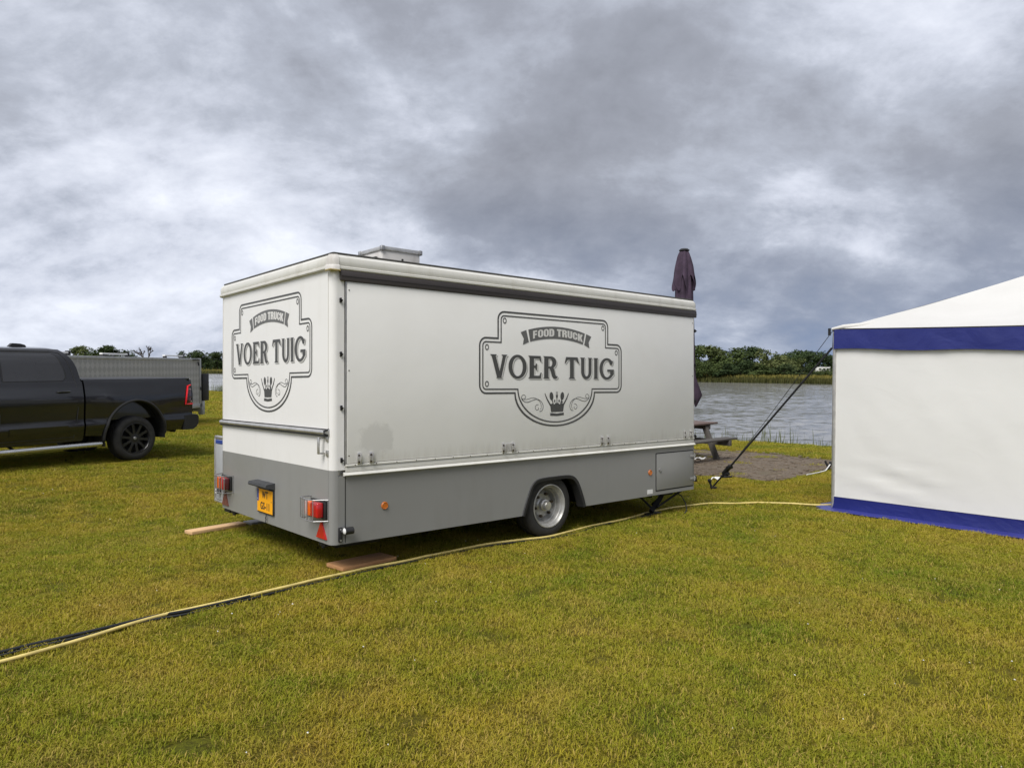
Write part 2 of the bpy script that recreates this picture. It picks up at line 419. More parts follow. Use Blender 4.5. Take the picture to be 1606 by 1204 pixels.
# ridge-free river surface; muddy foot of the far bank
mb = MB(); rows = []
for i in range(31):
    r = -49 + i * 1.2
    qf = qfar(r); row = []
    for d in (-1.2, -.1, .35, .8, 1.3, 2.0):
        q = qf + d + .15 * math.sin(i * 1.9 + d); x = NV.x * q + EV.x * r; y = NV.y * q + EV.y * r
        row.append((x, y, ground_z(x, y) + .05))
    rows.append(row)
tag(mb.grid(rows).build('mud_bank', M['mud'], smooth=50), kind='structure')

# trodden earth round the picnic table
edge = [(3.0, 12.75), (3.83, 12.5), (4.18, 11.95), (4.75, 12.25), (5.68, 13.36), (6.35, 13.9), (7.0, 15.2), (6.4, 16.2), (5.9, 17.2), (5.1, 17.75), (4.2, 18.1), (2.6, 17.6), (1.6, 15.8), (1.9, 13.8)]
def rounded(poly, n=6, amp=.12):
    o = []; m = len(poly)
    for i in range(m):
        p0, p1, p2, p3 = (Vector(poly[(i + k) % m]) for k in (-1, 0, 1, 2))
        for j in range(n):
            t = j / n
            p = .5 * ((2 * p1) + (p2 - p0) * t + (2 * p0 - 5 * p1 + 4 * p2 - p3) * t * t + (3 * p1 - p0 - 3 * p2 + p3) * t ** 3)
            k = mnoise.noise(Vector((p.x * 2.3, p.y * 2.3, 3.)));
            o.append((p.x + amp * k, p.y + amp * mnoise.noise(Vector((p.x * 2.3, p.y * 2.3, 9.)))))
    return o
patch = rounded(edge)
def inside(pt, poly):
    x, y = pt; c = False; j = len(poly) - 1
    for i in range(len(poly)):
        xi, yi = poly[i]; xj, yj = poly[j]
        if (yi > y) != (yj > y) and x < (xj - xi) * (y - yi) / (yj - yi) + xi: c = not c
        j = i
    return c
cx = sum(p[0] for p in patch) / len(patch); cy = sum(p[1] for p in patch) / len(patch)
mb = MB(); rows = []
for k in range(9):
    f = k / 8
    rows.append([(cx + (x - cx) * f, cy + (y - cy) * f, lawn_z(cx + (x - cx) * f, cy + (y - cy) * f) + (.016 if k < 8 else -.01)) for x, y in patch + patch[:1]])
tag(mb.grid(rows).build('earth_patch', M['dirt'], smooth=60), kind='structure')
mb = MB()
for i in range(900):
    a = random.uniform(1.8, 6.9); b = random.uniform(12, 18)
    if not inside((a, b), patch): continue
    l_ = random.uniform(.02, .07); w2 = random.uniform(.008, .025); rz = random.uniform(0, 6.28)
    mb.box(-l_, l_, -w2, w2, 0, random.uniform(.008, .02), M=Matrix.Translation((a, b, lawn_z(a, b) + .012)) @ Matrix.Rotation(rz, 4, 'Z') @ Matrix.Rotation(random.uniform(-.2, .2), 4, 'X'))
tag(mb.build('bark_chips', pm('bark_chip', (.15, .115, .08), .95, var=.6, sc=6)), 'brown bark chips lying on the bare earth by the picnic table', 'bark chips', kind='stuff')

# ---------------------------------------------------------------- the food trailer
YAW = .8559
TILT = Matrix.Rotation(-R(1.61), 4, 'X')
TM = TILT @ Matrix.Translation((-1.4594, 5.8256, 0)) @ Matrix.Rotation(math.pi / 2 - YAW, 4, 'Z')
TL, TW = 5.0, 2.54
tr = empty('food_trailer'); tr.matrix_world = TM
tag(tr, 'white and grey food trailer with double logo, parked on the lawn', 'trailer')
def planrect(off, r=.055, n=5, x0=0., x1=TL, y0=0., y1=TW):
    p = []; x0 -= off; y0 -= off; x1 += off; y1 += off; r = max(.004, r + off)
    for cxx, cyy, a0 in ((x0 + r, y0 + r, 180), (x1 - r, y0 + r, 270), (x1 - r, y1 - r, 0), (x0 + r, y1 - r, 90)):
        for k in range(n + 1):
            a = R(a0 + 90 * k / n); p.append((cxx + r * math.cos(a), cyy + r * math.sin(a)))
    return p
def sweep(mb, prof, r=.055):
    rows = []
    for off, z in prof: q = planrect(off, r); rows.append([(x, y, z) for x, y in q + q[:1]])
    return mb.grid(rows)
# upper body
mb = sweep(MB(), [(-.03, .885), (0, .885), (0, 2.545), (-.03, 2.545)])
upper = mb.build('upper_body', M['white'], tr, 40)
# lower body: three sides as a shell, right side as a sheet with the wheel cut-out
mb = MB(); q = planrect(0); k0 = 6
loop = q[6:] + q[:6]                                            # from the front right corner round to the rear right corner
loop = [p for p in loop]
mb.grid([[(x, y, z) for x, y in loop] for z in (.28, .885)])
mb.grid([[(.055 + (x - .055) * 1, y, .2805) for x, y in loop], [(min(max(x, .06), TL - .06), min(max(y, .06), TW - .06), .2805) for x, y in loop]])
ARCH = [(2.072, .28), (2.10, .36), (2.16, .50), (2.205, .575), (2.27, .618), (2.38, .632), (2.54, .634), (2.70, .632), (2.79, .615), (2.855, .565), (2.90, .49), (2.955, .36), (2.98, .28)]
def catmull(P, n=5):
    o = []
    for i in range(len(P) - 1):
        p0, p1, p2, p3 = (Vector(P[max(0, min(len(P) - 1, i + k))]) for k in (-1, 0, 1, 2))
        for j in range(n):
            t = j / n; o.append(tuple(.5 * ((2 * p1) + (p2 - p0) * t + (2 * p0 - 5 * p1 + 4 * p2 - p3) * t * t + (3 * p1 - p0 - 3 * p2 + p3) * t ** 3)))
    return o + [P[-1]]
ARCH = catmull(ARCH)
side = [(.055, .28)] + ARCH + [(TL - .055, .28), (TL - .055, .835), (.055, .835)]
mb.prism(side, 0, .02, lambda a, b, d: (a, d, b))
lower = mb.build('lower_body', M['grey'], tr, 40)
mb = MB(); mb.box(.05, TL - .05, .03, .06, .83, .9); mb.build('side_rail_backing', M['alu'], tr)
# underside and wheel boxes
mb = MB()
for a, b, c, d in ((.07, 2.02, .07, TW - .07), (3.02, TL - .07, .07, TW - .07), (2.02, 3.02, .62, TW - .62)): mb.box(a, b, c, d, .30, .34)
for yy in ((.025, .62), (TW - .62, TW - .025)):
    mb.box(2.02, 3.02, yy[0], yy[1], .70, .72)
    for xx in (2.0, 3.02): mb.box(xx, xx + .02, yy[0], yy[1], .3, .72)
for yy in (.75, TW - .83): mb.box(.2, TL - .1, yy, yy + .08, .20, .30)
mb.tube([(2.49, .3, .335), (2.49, TW - .3, .335)], .045, 10)
mb.build('chassis', M['blackmetal'], tr)
mb = MB()
op = [(a, b) for a, b in ARCH]
def offs(poly, d):
    o = []
    for i, p in enumerate(poly):
        a = Vector(poly[max(i - 1, 0)]); b = Vector(poly[min(i + 1, len(poly) - 1)]); t = (b - a).normalized(); o.append((p[0] - t.y * d, p[1] + t.x * d))
    return o
A, B = offs(ARCH, .006), offs(ARCH, -.030)
rows = [[(a, y, b) for a, b in P] for P, y in ((A, .004), (A, -.005), (ARCH, -.011), (B, -.006), (B, .10))]
mb.grid(rows); mb.build('wheel_arch_trim', M['rubber'], tr, 50)

# wheel
def trailer_wheel(y, s):
    wM = Matrix.Translation((2.49, y, .329)) @ (Matrix.Identity(4) if s > 0 else Matrix.Rotation(math.pi, 4, 'Z'))
    mb = MB(); ro = .327
    prof = [(.205, .02), (.215, .0), (.25, -.012), (.29, -.006), (.312, .008), (ro - .003, .022), (ro, .034), (ro, .072), (ro - .009, .074), (ro - .009, .082), (ro, .084), (ro, .116), (ro - .009, .118), (ro - .009, .126), (ro, .128), (ro, .166), (.312, .192), (.29, .206), (.25, .212), (.205, .19)]
    mb.lathe(prof, 56, wM, close=True); ty = mb.build('tyre', M['tyre'], tr, 40)
    mb = MB(); prof = [(.222, .0), (.226, -.010), (.216, -.012), (.206, .0), (.200, .020), (.193, .024), (.187, .036), (.182, .080), (.174, .086), (.167, .125), (.156, .138), (.148, .126), (.118, .100), (.095, .104), (.0, .104)]
    mb.lathe(prof, 48, wM); rim = mb.build('rim', M['steel'], tr, 35)
    mb = MB(); mb.lathe([(.0, .005), (.040, .006), (.046, .014), (.048, .05), (.060, .054), (.062, .095), (.075, .106)], 28, wM); hb = mb.build('hub', M['alu'], tr, 35); hb.parent = rim
    for i in range(6):
        a = R(60 * i + 12); mb = MB(); c = wM @ Vector((.118 * math.cos(a), .105, .118 * math.sin(a))); e = wM @ Vector((.118 * math.cos(a), .072, .118 * math.sin(a)))
        mb.tube([c, e], .0155, 6); o = mb.build('wheel_nut', M['bolt'], tr); o.parent = rim
trailer_wheel(.055, 1); trailer_wheel(TW - .055, -1)

# roof cap and roof
mb = sweep(MB(), [(-.02, 2.520), (.022, 2.520), (.030, 2.528), (.030, 2.545), (.016, 2.552), (.020, 2.560), (.022, 2.595), (.014, 2.622), (-.004, 2.642), (-.03, 2.652), (-.06, 2.654)], .05)
mb.build('roof_edge', M['cream'], tr, 25)
mb = sweep(MB(), [(-.03, 2.648), (-.016, 2.652), (-.016, 2.664), (-.03, 2.668), (-.6, 2.690), (-1.26, 2.70)], .04); mb.build('roof', M['roofedge'], tr, 25)
mb = MB(); rows = [[(x, y, z) for x, y in planrect(o, .052)[0:6]] for o, z in ((.0345, 2.516), (.0345, 2.549), (.0255, 2.56), (.0265, 2.598), (.018, 2.626), (.0, 2.647))]
mb.grid(rows); mb.build('corner_cap', M['ventside'], tr, 40)
mb = MB(); mb.box(-.038, .06, -.038, -.026, 2.505, 2.519, .004); mb.box(-.038, -.026, -.026, .05, 2.505, 2.519, .004); mb.build('sealant', pm('sealant', (.38, .30, .12), .8, var=.4, sc=30), tr)
# roof hatch
mb = MB(); hx0, hx1, hy0, hy1 = .97, 1.41, .84, 1.27
mb.box(hx0, hx1, hy0, hy1, 2.67, 2.925, .008); ht = mb.build('roof_hatch', M['ventside'], tr, 40)
mb = MB()
for a, b, c, d in ((hx0 - .012, hx1 + .012, hy0 - .012, hy0 + .02), (hx0 - .012, hx1 + .012, hy1 - .02, hy1 + .012), (hx0 - .012, hx0 + .02, hy0 + .02, hy1 - .02), (hx1 - .02, hx1 + .012, hy0 + .02, hy1 - .02)): mb.box(a, b, c, d, 2.915, 2.955, .006)
mb.box(hx0 + .02, hx1 - .02, hy0 + .02, hy1 - .02, 2.926, 2.945)
mb.build('hatch_lid', M['alu'], ht, 40)
mb = MB()
for cx_, cy_ in ((hx0, hy0), (hx1, hy0), (hx0, hy1)): mb.box(cx_ - .022, cx_ + .022, cy_ - .022, cy_ + .022, 2.908, 2.96, .01)
mb.build('corner_bracket', M['chrome'], ht, 40)
mb = MB(); mb.tube([(1.2, hy0 - .006, 2.84), (1.2, hy0 + .01, 2.84)], .012, 8); mb.box(hx0 - .03, hx0, .93, .99, 2.70, 2.86, .004); mb.build('vent_knob', M['rubber'], ht)

def stained():
    m, t, b = newmat('white_panel_scuffed'); oc = tn(t, 'ShaderNodeTexCoord').outputs['Object']
    blot = noisen(t, oc, 1.1, 6, .6, .4); fine = noisen(t, oc, 9, 6, .65)
    c = mixn(t, rampn(t, blot, [(.4, (0, 0, 0)), (.75, (.35,) * 3)]), (.79, .785, .755), (.66, .645, .605))
    d = tn(t, 'ShaderNodeVectorMath', operation='DISTANCE'); t.links.new(mapn(t, oc, (1.0, 0, 1.25)), d.inputs[0]); d.inputs[1].default_value = (.40, 0, 1.12 * 1.25)
    ad = tn(t, 'ShaderNodeMath', operation='MULTIPLY_ADD'); t.links.new(fine, ad.inputs[0]); ad.inputs[1].default_value = .30; t.links.new(d.outputs['Value'], ad.inputs[2])
    c = mixn(t, rampn(t, ad.outputs[0], [(.29, (.42,) * 3), (.34, (0, 0, 0))]), c, (.52, .515, .49))
    sc_ = noisen(t, mapn(t, oc, (3, 3, 30)), 2.5, 7, .7); c = mixn(t, rampn(t, sc_, [(.66, (0, 0, 0)), (.74, (.16,) * 3)]), c, (.45, .43, .39))
    low = noisen(t, mapn(t, oc, (9, 9, .9)), 2.0, 6, .6); z_ = tn(t, 'ShaderNodeSeparateXYZ'); t.links.new(oc, z_.inputs[0])
    mr = tn(t, 'ShaderNodeMapRange'); mr.inputs['From Min'].default_value = 1.18; mr.inputs['From Max'].default_value = .94; t.links.new(z_.outputs[2], mr.inputs[0])
    mu = tn(t, 'ShaderNodeMath', operation='MULTIPLY'); t.links.new(mr.outputs[0], mu.inputs[0]); t.links.new(low, mu.inputs[1])
    c = mixn(t, rampn(t, mu.outputs[0], [(.32, (0, 0, 0)), (.65, (.34,) * 3)]), c, (.48, .45, .40))
    t.links.new(c, b.inputs['Base Color']); b.inputs['Roughness'].default_value = .42
    bumpn(t, b, noisen(t, oc, 1.3, 3, .5), .14, .06); return m
# right side: awning strip, hatch panel, rails, fittings
mb = MB(); mb.box(.065, 4.985, -.030, -.0015, 2.432, 2.517, .008); mb.box(.065, 4.985, -.034, -.0305, 2.47, 2.478); mb.build('awning_strip', M['brown'], tr, 40)
mb = MB(); mb.box(.112, 4.952, -.0035, -.0005, .925, 2.448); mb.build('panel_seal', M['darkgap'], tr)
mb = MB(); mb.box(.130, 4.935, -.016, -.004, .936, 2.4300, .003); panel = mb.build('side_panel', stained(), tr, 40)
mb = MB(); mb.box(.117, .126, -.012, -.0036, .87, 2.43); mb.box(4.939, 4.948, -.012, -.0036, .87, 2.43); mb.build('panel_edge_trim', M['alu'], tr)
mb = MB(); mb.box(.117, 4.945, -.022, -.0045, .912, .932, .003); mb.box(.117, 4.945, -.014, -.004, .868, .908, .003); mb.build('hinge_rail', M['cream'], tr, 40)
mb = MB(); mb.prism([(-.030, .838), (-.034, .845), (-.012, .866), (-.002, .866), (-.002, .838)], .10, 4.955, lambda a, b, d: (d, a, b)); mb.build('sill', M['cream'], tr, 30)
mb = MB()
for i in range(24): x = .2 + i * .2; mb.tube([(x, -.024, .922), (x, -.018, .922)], .005, 6)
for z in (2.36, 1.7, 1.0): mb.tube([(.146, -.018, z), (.146, -.012, z)], .006, 6); mb.tube([(4.915, -.018, z), (4.915, -.012, z)], .006, 6)
mb.build('rivets', M['bolt'], tr)
for x in (.234, .347, 1.802, 1.924, 3.217, 3.321, 4.742, 4.861):
    mb = MB(); mb.box(x - .016, x + .016, -.030, -.0165, .928, 1.022, .004); mb.box(x + .006, x + .016, -.044, -.028, .93, 1.016, .003)
    br = mb.build('hinge_bracket', M['alu'], tr, 40)
    mb = MB()
    for z in (.945, 1.0): mb.tube([(x - .004, -.034, z), (x - .004, -.028, z)], .009, 6)
    mb.build('bolt', M['bolt'], br)
mb = MB(); mb.box(1.822, 1.905, -.022, -.0165, .930, 1.012, .002); mb.build('hinge_plate', M['alu'], tr)
for x, z in ((.075, 2.273), (.078, 1.834), (.082, 1.395), (.084, .968), (4.978, 2.267), (4.978, 1.835), (4.978, 1.387), (4.978, .946)):
    mb = MB(); mb.box(x - .008, x + .008, -.016, .002, z - .02, z + .02, .003); mb.tube([(x - .012, -.012, z + .012), (x + .012, -.022, z - .004)], .007, 6); mb.build('latch', M['blackmetal'], tr, 40)
# lower side fittings
mb = MB(); mb.box(4.192, 4.945, -.002, -.0005, .322, .778); mb.build('locker_gap', M['darkgap'], tr)
mb = MB(); mb.box(4.204, 4.933, -.008, -.0025, .336, .766, .002); lk = mb.build('locker_door', M['grey'], tr, 40)
for z in (.70, .42):
    mb = MB(); mb.box(4.87, 4.985, -.018, -.0085, z - .016, z + .016, .004); mb.tube([(4.95, -.016, z - .03), (4.95, -.016, z + .03)], .010, 8); mb.build('hinge', M['grey'], lk, 40)
mb = MB(); mb.tube([(4.262, -.02, .575), (4.262, -.008, .575)], .020, 14); mb.build('lock', M['chrome'], lk, 40)
for x, z in ((.491, .555), (4.086, .556)):
    mb = MB(); mb.tube([(x, -.009, z), (x, -.001, z)], .028, 20); rf = mb.build('reflector', M['amber'], tr, 40)
    mb = MB(); mb.lathe([(.022, -.010), (.028, -.012), (.032, -.008), (.033, -.001)], 20, Matrix.Translation((x, 0, z))); mb.build('rim_ring', M['amber'], rf, 40)
mb = MB(); mb.box(4.035, 4.135, -.003, -.0005, .305, .355); mb.build('sticker', M['scrap'], tr)
mb = MB(); mb.box(.118, .124, -.0022, -.0004, .29, .835); mb.build('seam', M['darkgap'], tr)

# corner steady at the front and folded ones at the rear, drawbar
mb = MB(); mb.box(4.28, 4.52, .16, .30, .002, .022, .006); mb.tube([(4.40, .23, .03), (4.56, .23, .16), (4.66, .23, .27)], .040, 4)
mb.tube([(4.44, .17, .09), (4.95, .12, .285)], .013, 6); mb.tube([(4.50, .29, .10), (4.9, .30, .285)], .016, 6)
mb.box(4.50, 4.74, .15, .31, .22, .30, .01); mb.tube([(4.12, .35, .29), (4.30, .3, .20), (4.42, .25, .08)], .014, 6); mb.tube([(3.8, .5, .25), (4.3, .45, .25), (4.5, .3, .2)], .018, 6)
mb.build('corner_steady', M['blackmetal'], tr, 40)
mb = MB(); mb.tube([(4.7, .20, .27), (4.86, .12, .20), (4.9, .08, .10), (4.84, .02, .03), (4.7, -.05, .012)], .007, 6); mb.build('trailing_cable', M['cable'], tr, 40)
for yy in (.16, TW - .34):
    mb = MB(); mb.box(.12, .55, yy, yy + .16, .215, .298, .01); mb.box(.03, .14, yy + .02, yy + .14, .235, .285, .008); mb.tube([(.05, yy + .08, .22), (.05, yy + .08, .30)], .018, 8); mb.build('corner_steady', M['blackmetal'], tr, 40)
mb = MB(); mb.tube([(TL - .1, .75, .29), (5.75, 1.47, .33)], .05, 4); mb.tube([(TL - .1, TW - .75, .29), (5.75, 1.47, .33)], .05, 4); mb.box(5.7, 5.95, 1.41, 1.53, .3, .42, .02); mb.tube([(5.5, 1.62, .02), (5.5, 1.62, .6)], .03, 8)
mb.build('drawbar', M['blackmetal'], tr, 40)

# rear face
mb = MB(); mb.tube([(-.018, .045, 1.193), (-.018, TW - .045, 1.193)], .020, 10); mb.box(-.010, -.0005, .04, TW - .04, 1.163, 1.222, .002); mb.build('rear_bar_trim', M['alu'], tr, 40)
mb = MB(); mb.box(-.013, -.0105, .06, TW - .06, 1.216, 1.224); mb.box(-.028, -.0105, .045, TW - .045, 1.160, 1.176, .003); mb.build('rear_rubber', M['rubber'], tr)
mb = MB(); mb.tube([(-.001, .05, 1.17), (-.045, .05, 1.185), (-.045, .05, 1.205), (-.001, .05, 1.22)], .009, 6); mb.build('rear_bar_end', M['rubber'], tr)
mb = MB()
for z in (1.149, 1.022): mb.box(-.052, -.0005, .112, .136, z - .006, z + .006)
mb.box(-.060, -.050, .108, .140, 1.016, 1.155, .003); mb.box(-.012, -.0005, .05, .085, 1.00, 1.05, .003); mb.box(-.012, -.0005, .05, .085, 1.12, 1.17, .003); mb.build('grab_handle', M['alu'], tr, 40)
mb = MB()
for y_ in (.06, TW - .06): mb.box(-.003, -.0005, y_ - .003, y_ + .003, .89, 2.50)
mb.build('corner_seam', M['cream'], tr)
mb = MB()
for y_ in (.06, TW - .06): mb.box(-.002, -.0005, y_ - .002, y_ + .002, .29, .88)
mb.build('corner_seam', M['grey'], tr)
# number plate
def rearf(d): return lambda a, b: (-d, -a, b)                   # a runs to the right as seen from behind
PC = -1.315; PZ = .487
mb = MB(); mb.box(-.016, -.0005, 1.315 - .188, 1.315 + .188, .368, .606, .004); plate = mb.build('plate_holder', M['rubber'], tr, 40)
mb = MB(); mb.box(-.0195, -.0165, 1.315 - .178, 1.315 + .178, .380, .596, .001); mb.build('number_plate', M['plate'], plate)
mb = MB(); mb.box(-.0212, -.0198, 1.315 + .140, 1.315 + .176, .478, .594); mb.build('country_band', M['blue'], plate)
mb = MB(); mb.flat([[(PC - .162 + .005 * math.cos(t), .497 + .008 * math.sin(t)) for t in [i * .785 for i in range(8)]]], rearf(.0225)); mb.build('country_mark', M['print_wh'], plate)
def text_mesh(txt, size, sx, f, name, mat, parent, bold=.0):
    cu = bpy.data.curves.new(name, 'FONT'); cu.body = txt; cu.size = size; cu.align_x = 'CENTER'; cu.align_y = 'CENTER'; cu.offset = bold; cu.space_character = 1.12; cu.resolution_u = 6
    ob = bpy.data.objects.new(name, cu); me = bpy.data.meshes.new_from_object(ob); bpy.data.objects.remove(ob)
    for q in me.vertices: q.co = Vector(f(q.co.x * sx, q.co.y))
    me.materials.clear(); me.materials.append(mat); me.name = name
    o = bpy.data.objects.new(name, me); COL.objects.link(o); o.parent = parent; return o
text_mesh('WT', .094, .86, lambda a, b: (-.0215, -(PC + .01 + a), .543 + b), 'plate_lettering', M['rubber'], plate, .0024)
text_mesh('GS-11', .094, .86, lambda a, b: (-.0215, -(PC + .012 + a), .437 + b), 'plate_lettering', M['rubber'], plate, .0024)
mb = MB(); mb.flat([[(PC + .150, .492), (PC + .166, .492), (PC + .166, .498), (PC + .150, .498)]], rearf(.0215)); mb.build('plate_dash', M['print'], plate)
mb = MB(); mb.prism([(0, .618), (-.085, .628), (-.092, .640), (-.085, .664), (-.001, .672)], 1.12, 1.545, lambda a, b, d: (a if a < 0 else -.0005, d, b)); mb.build('plate_lamp', pm('dark_grey_plastic', (.045, .047, .05), .6, var=.2), tr, 30)
mb = MB(); mb.tube([(-.012, 1.29, .366), (-.022, 1.285, .335), (-.012, 1.30, .315), (-.022, 1.295, .295), (-.014, 1.285, .288)], .005, 6); mb.build('plate_wire', M['cable'], tr)
def tail(yc, s):                                                # yc centre, s=+1: outer end to the right
    f = lambda a: yc - s * a                                    # a grows towards the outer end
    def bx(mb, a0, a1, x0, x1, z0, z1, b=.003): y0, y1 = sorted((f(a0), f(a1))); mb.box(x0, x1, y0, y1, z0, z1, b)
    mb = MB(); bx(mb, -.13, .135, -.022, -.0005, .485, .632); root = mb.build('tail_lamp', M['rubber'], tr, 40)
    for nm, a0, a1, mt in ((('clear_lens', -.122, -.080, 'clear'), ('indicator_lens', -.0795, -.022, 'orange'), ('brake_lens', -.0215, .112, 'red')) if s > 0 else (('fog_lens', -.122, -.085, 'darkred'), ('brake_lens', -.0845, .02, 'red'), ('indicator_lens', .0205, .112, 'orange'))):
        mb = MB(); bx(mb, a0, a1, -.082, -.023, .497, .621, .012); mb.build(nm, M[mt], root, 50)
    mb = MB(); r_ = .0048
    for z in (.472, .645): mb.tube([(-.002, f(-.165), z), (-.098, f(-.165), z), (-.118, f(-.02), z), (-.105, f(.085), z), (-.002, f(.150), z)], r_, 6)
    for a, x in ((-.165, -.098), (-.115, -.105), (-.065, -.112), (.0, -.116), (.085, -.105), (.148, -.004), (-.165, -.004)): mb.tube([(x, f(a), .472), (x, f(a), .645)], r_ * .9, 6)
    mb.build('lamp_guard', M['chrome'], root, 40)
tail(.205, 1); tail(TW - .205, -1)
for yc, s in ((.165, 1), (TW - .15, -1)):
    mb = MB(); mb.prism([(yc - .088, .318), (yc + .088, .318), (yc, .462)], -.014, -.0005, lambda a, b, d: (d, a, b))
    o = mb.build('reflector_triangle', M['red'] if s > 0 else pm('faded_reflector', (.16, .055, .035), .6, var=.4, sc=20), tr)
    if s < 0: o['label'] = 'faded brown reflector triangle'
def corner_marker(y, s, z=.386):
    mb = MB(); mb.box(.055, .092, min(y, y - s * .014), max(y, y - s * .014), z - .085, z + .035, .006); mb.tube([(.08, y - s * .012, z), (.12, y - s * .045, z + .01)], .018, 8)
    root = mb.build('marker_lamp', M['rubber'], tr, 40)
    mb = MB(); mb.tube([(.085, y - s * .055, z + .01), (.16, y - s * .055, z + .01)], .030, 16); mb.build('housing', M['plastic'], root, 40)
    mb = MB(); mb.lathe([(0, -.010), (.014, -.009), (.024, -.004), (.028, .003)], 16, Matrix.Translation((.086, y - s * .055, z + .01)) @ Matrix.Rotation(-math.pi / 2, 4, 'Z')); mb.build('white_lens', M['whitelens'], root, 60)
    mb = MB(); mb.lathe([(0, -.014), (.014, -.011), (.022, -.004), (.026, .002)], 16, Matrix.Translation((.16, y - s * .055, z + .01)) @ Matrix.Rotation(math.pi / 2, 4, 'Z')); mb.build('side_lens', M['clear'], root, 60)
    for zz_ in (z - .07, z + .02):
        mb = MB(); mb.tube([(.0735, y - s * .019, zz_), (.0735, y - s * .012, zz_)], .008, 8); mb.build('screw', M['chrome'], root)
corner_marker(0, 1)
# service counter box folded down on the far side
mb = MB(); mb.box(.03, 4.4, TW + .002, TW + .26, .33, 1.00, .02); ctr = mb.build('side_counter', pm('light_grey_side', (.36, .37, .38), .45, var=.1, sc=2), tr, 40)
mb = MB(); mb.box(.024, 4.41, TW + .004, TW + .266, .945, .985, .004); mb.build('blue_stripe', M['blue'], ctr)
mb = MB(); mb.box(.02, .06, TW + .003, TW + .27, 1.0, 1.03, .008); mb.box(.018, .05, TW + .245, TW + .272, .32, 1.0, .005); mb.box(.018, .05, TW + .003, TW + .272, .31, .33, .004); mb.tube([(.05, TW + .05, 1.02), (.05, TW + .05, 1.16), (.05, TW - .01, 1.165)], .012, 6); mb.build('edge_trim', M['alu'], ctr, 40)
mb = MB(); mb.tube([(-.01, TW + .09, .44), (.05, TW + .09, .44)], .028, 12); mb.build('marker', M['rubber'], ctr, 40)
mb = MB(); mb.tube([(-.018, TW + .11, .44), (-.011, TW + .11, .44)], .026, 12); mb.build('marker_lens', M['whitelens'], ctr, 40)
mb = MB(); mb.tube([(.2, TW + .1, .20), (.2, TW + .1, .33)], .05, 8); mb.box(.1, .3, TW + .02, TW + .18, .2, .24); mb.build('support_foot', M['blackmetal'], ctr, 40)

# ---------------------------------------------------------------- logo, in metres about the logo centre line
def arc(cx, cy, rx, ry, a0, a1, n): return [(cx + rx * math.cos(R(a0 + (a1 - a0) * i / n)), cy + ry * math.sin(R(a0 + (a1 - a0) * i / n))) for i in range(n + 1)]
def frame(d):                                                    # outline shrunk by d
    x1, x2, r = .800 - d, 1.027 - d, max(.02, .085 - d)
    top, mid, bot = 2.303 - d, 2.043 - d, 1.497 + d
    cr = .583 - d; czy = 1.497 + d; cry = 1.497 - 1.157 - d + d
    p = arc(x1 - r, top - r, r, r, 90, 0, 6) + [(x1, mid)] + arc(x2 - r, mid - r, r, r, 90, 0, 6)
    p += arc(x2 - r, bot + r, r, r, 0, -90, 6) + [(cr, bot)]
    e = 1.157 + d
    p += arc(0, bot, cr, bot - e, 0, -180, 36)[1:]
    p += arc(-x2 + r, bot + r, r, r, 270, 180, 6) + arc(-x2 + r, mid - r, r, r, 180, 90, 6) + [(-x1, mid)] + arc(-x1 + r, top - r, r, r, 180, 90, 6)
    return p
def ell(cx, cy, rx, ry, n=28, a=0):
    c, s = math.cos(a), math.sin(a)
    return [(cx + rx * math.cos(6.2832 * i / n) * c - ry * math.sin(6.2832 * i / n) * s, cy + rx * math.cos(6.2832 * i / n) * s + ry * math.sin(6.2832 * i / n) * c) for i in range(n)]
GL = {
 'V': [[(-.02, 1), (.36, 1), (.35, .955), (.31, .94), (.55, .30), (.74, .94), (.68, .955), (.67, 1), (1.02, 1), (1.0, .955), (.94, .94), (.66, .05), (.70, 0), (.34, 0), (.38, .05), (.06, .94), (0, .955)]],
 'O': [ell(.5, .5, .5, .52, 40), ell(.5, .5, .285, .405, 40)],
 'E': [[(-.03, 1), (.96, 1), (1.02, .73), (.95, .74), (.86, .875), (.43, .875), (.43, .57), (.54, .57), (.60, .66), (.67, .66), (.67, .36), (.60, .36), (.54, .455), (.43, .455), (.43, .125), (.86, .125), (.96, .26), (1.03, .27), (.98, 0), (-.03, 0), (.06, .06), (.08, .12), (.08, .88), (.06, .94)]],
 'R': [[(-.02, 1), (.55, 1)] + arc(.55, .735, .38, .265, 90, -62, 12) + [(.80, .36), (.86, .18), (.93, .105), (1.02, .12), (1.01, .04), (.88, -.01), (.74, 0), (.62, .10), (.54, .30), (.46, .44), (.37, .45), (.37, .06), (.44, 0), (-.02, 0), (.05, .06), (.06, .94)],
       [(.37, .885), (.50, .885)] + arc(.50, .715, .14, .17, 90, -90, 8) + [(.37, .545)]],
 'T': [[(.08, 1), (.92, 1), (1.02, .71), (.94, .72), (.80, .865), (.64, .865), (.64, .08), (.74, 0), (.26, 0), (.36, .08), (.36, .865), (.20, .865), (.06, .72), (-.02, .71)]],
 'U': [[(-.03, 1), (.40, 1), (.34, .94), (.34, .34)] + arc(.52, .34, .18, .22, 180, 360, 10) + [(.70, .94), (.64, 1), (1.03, 1), (.95, .94), (.95, .36)] + arc(.51, .36, .44, .375, 0, -180, 14) + [(.07, .94)]],
 'I': [[(-.02, 1), (1.02, 1), (.88, .93), (.88, .07), (1.02, 0), (-.02, 0), (.12, .07), (.12, .93)]],
 'G': [arc(.5, .5, .5, .52, 48, 322, 34) + [(.97, .22), (.97, .47), (.52, .47), (.52, .36), (.72, .36), (.72, .20)] + arc(.5, .5, .285, .405, 312, 60, 28) + [(.70, .72), (.76, .68), (.86, .70), (.93, .92), (.86, .86)]],
}
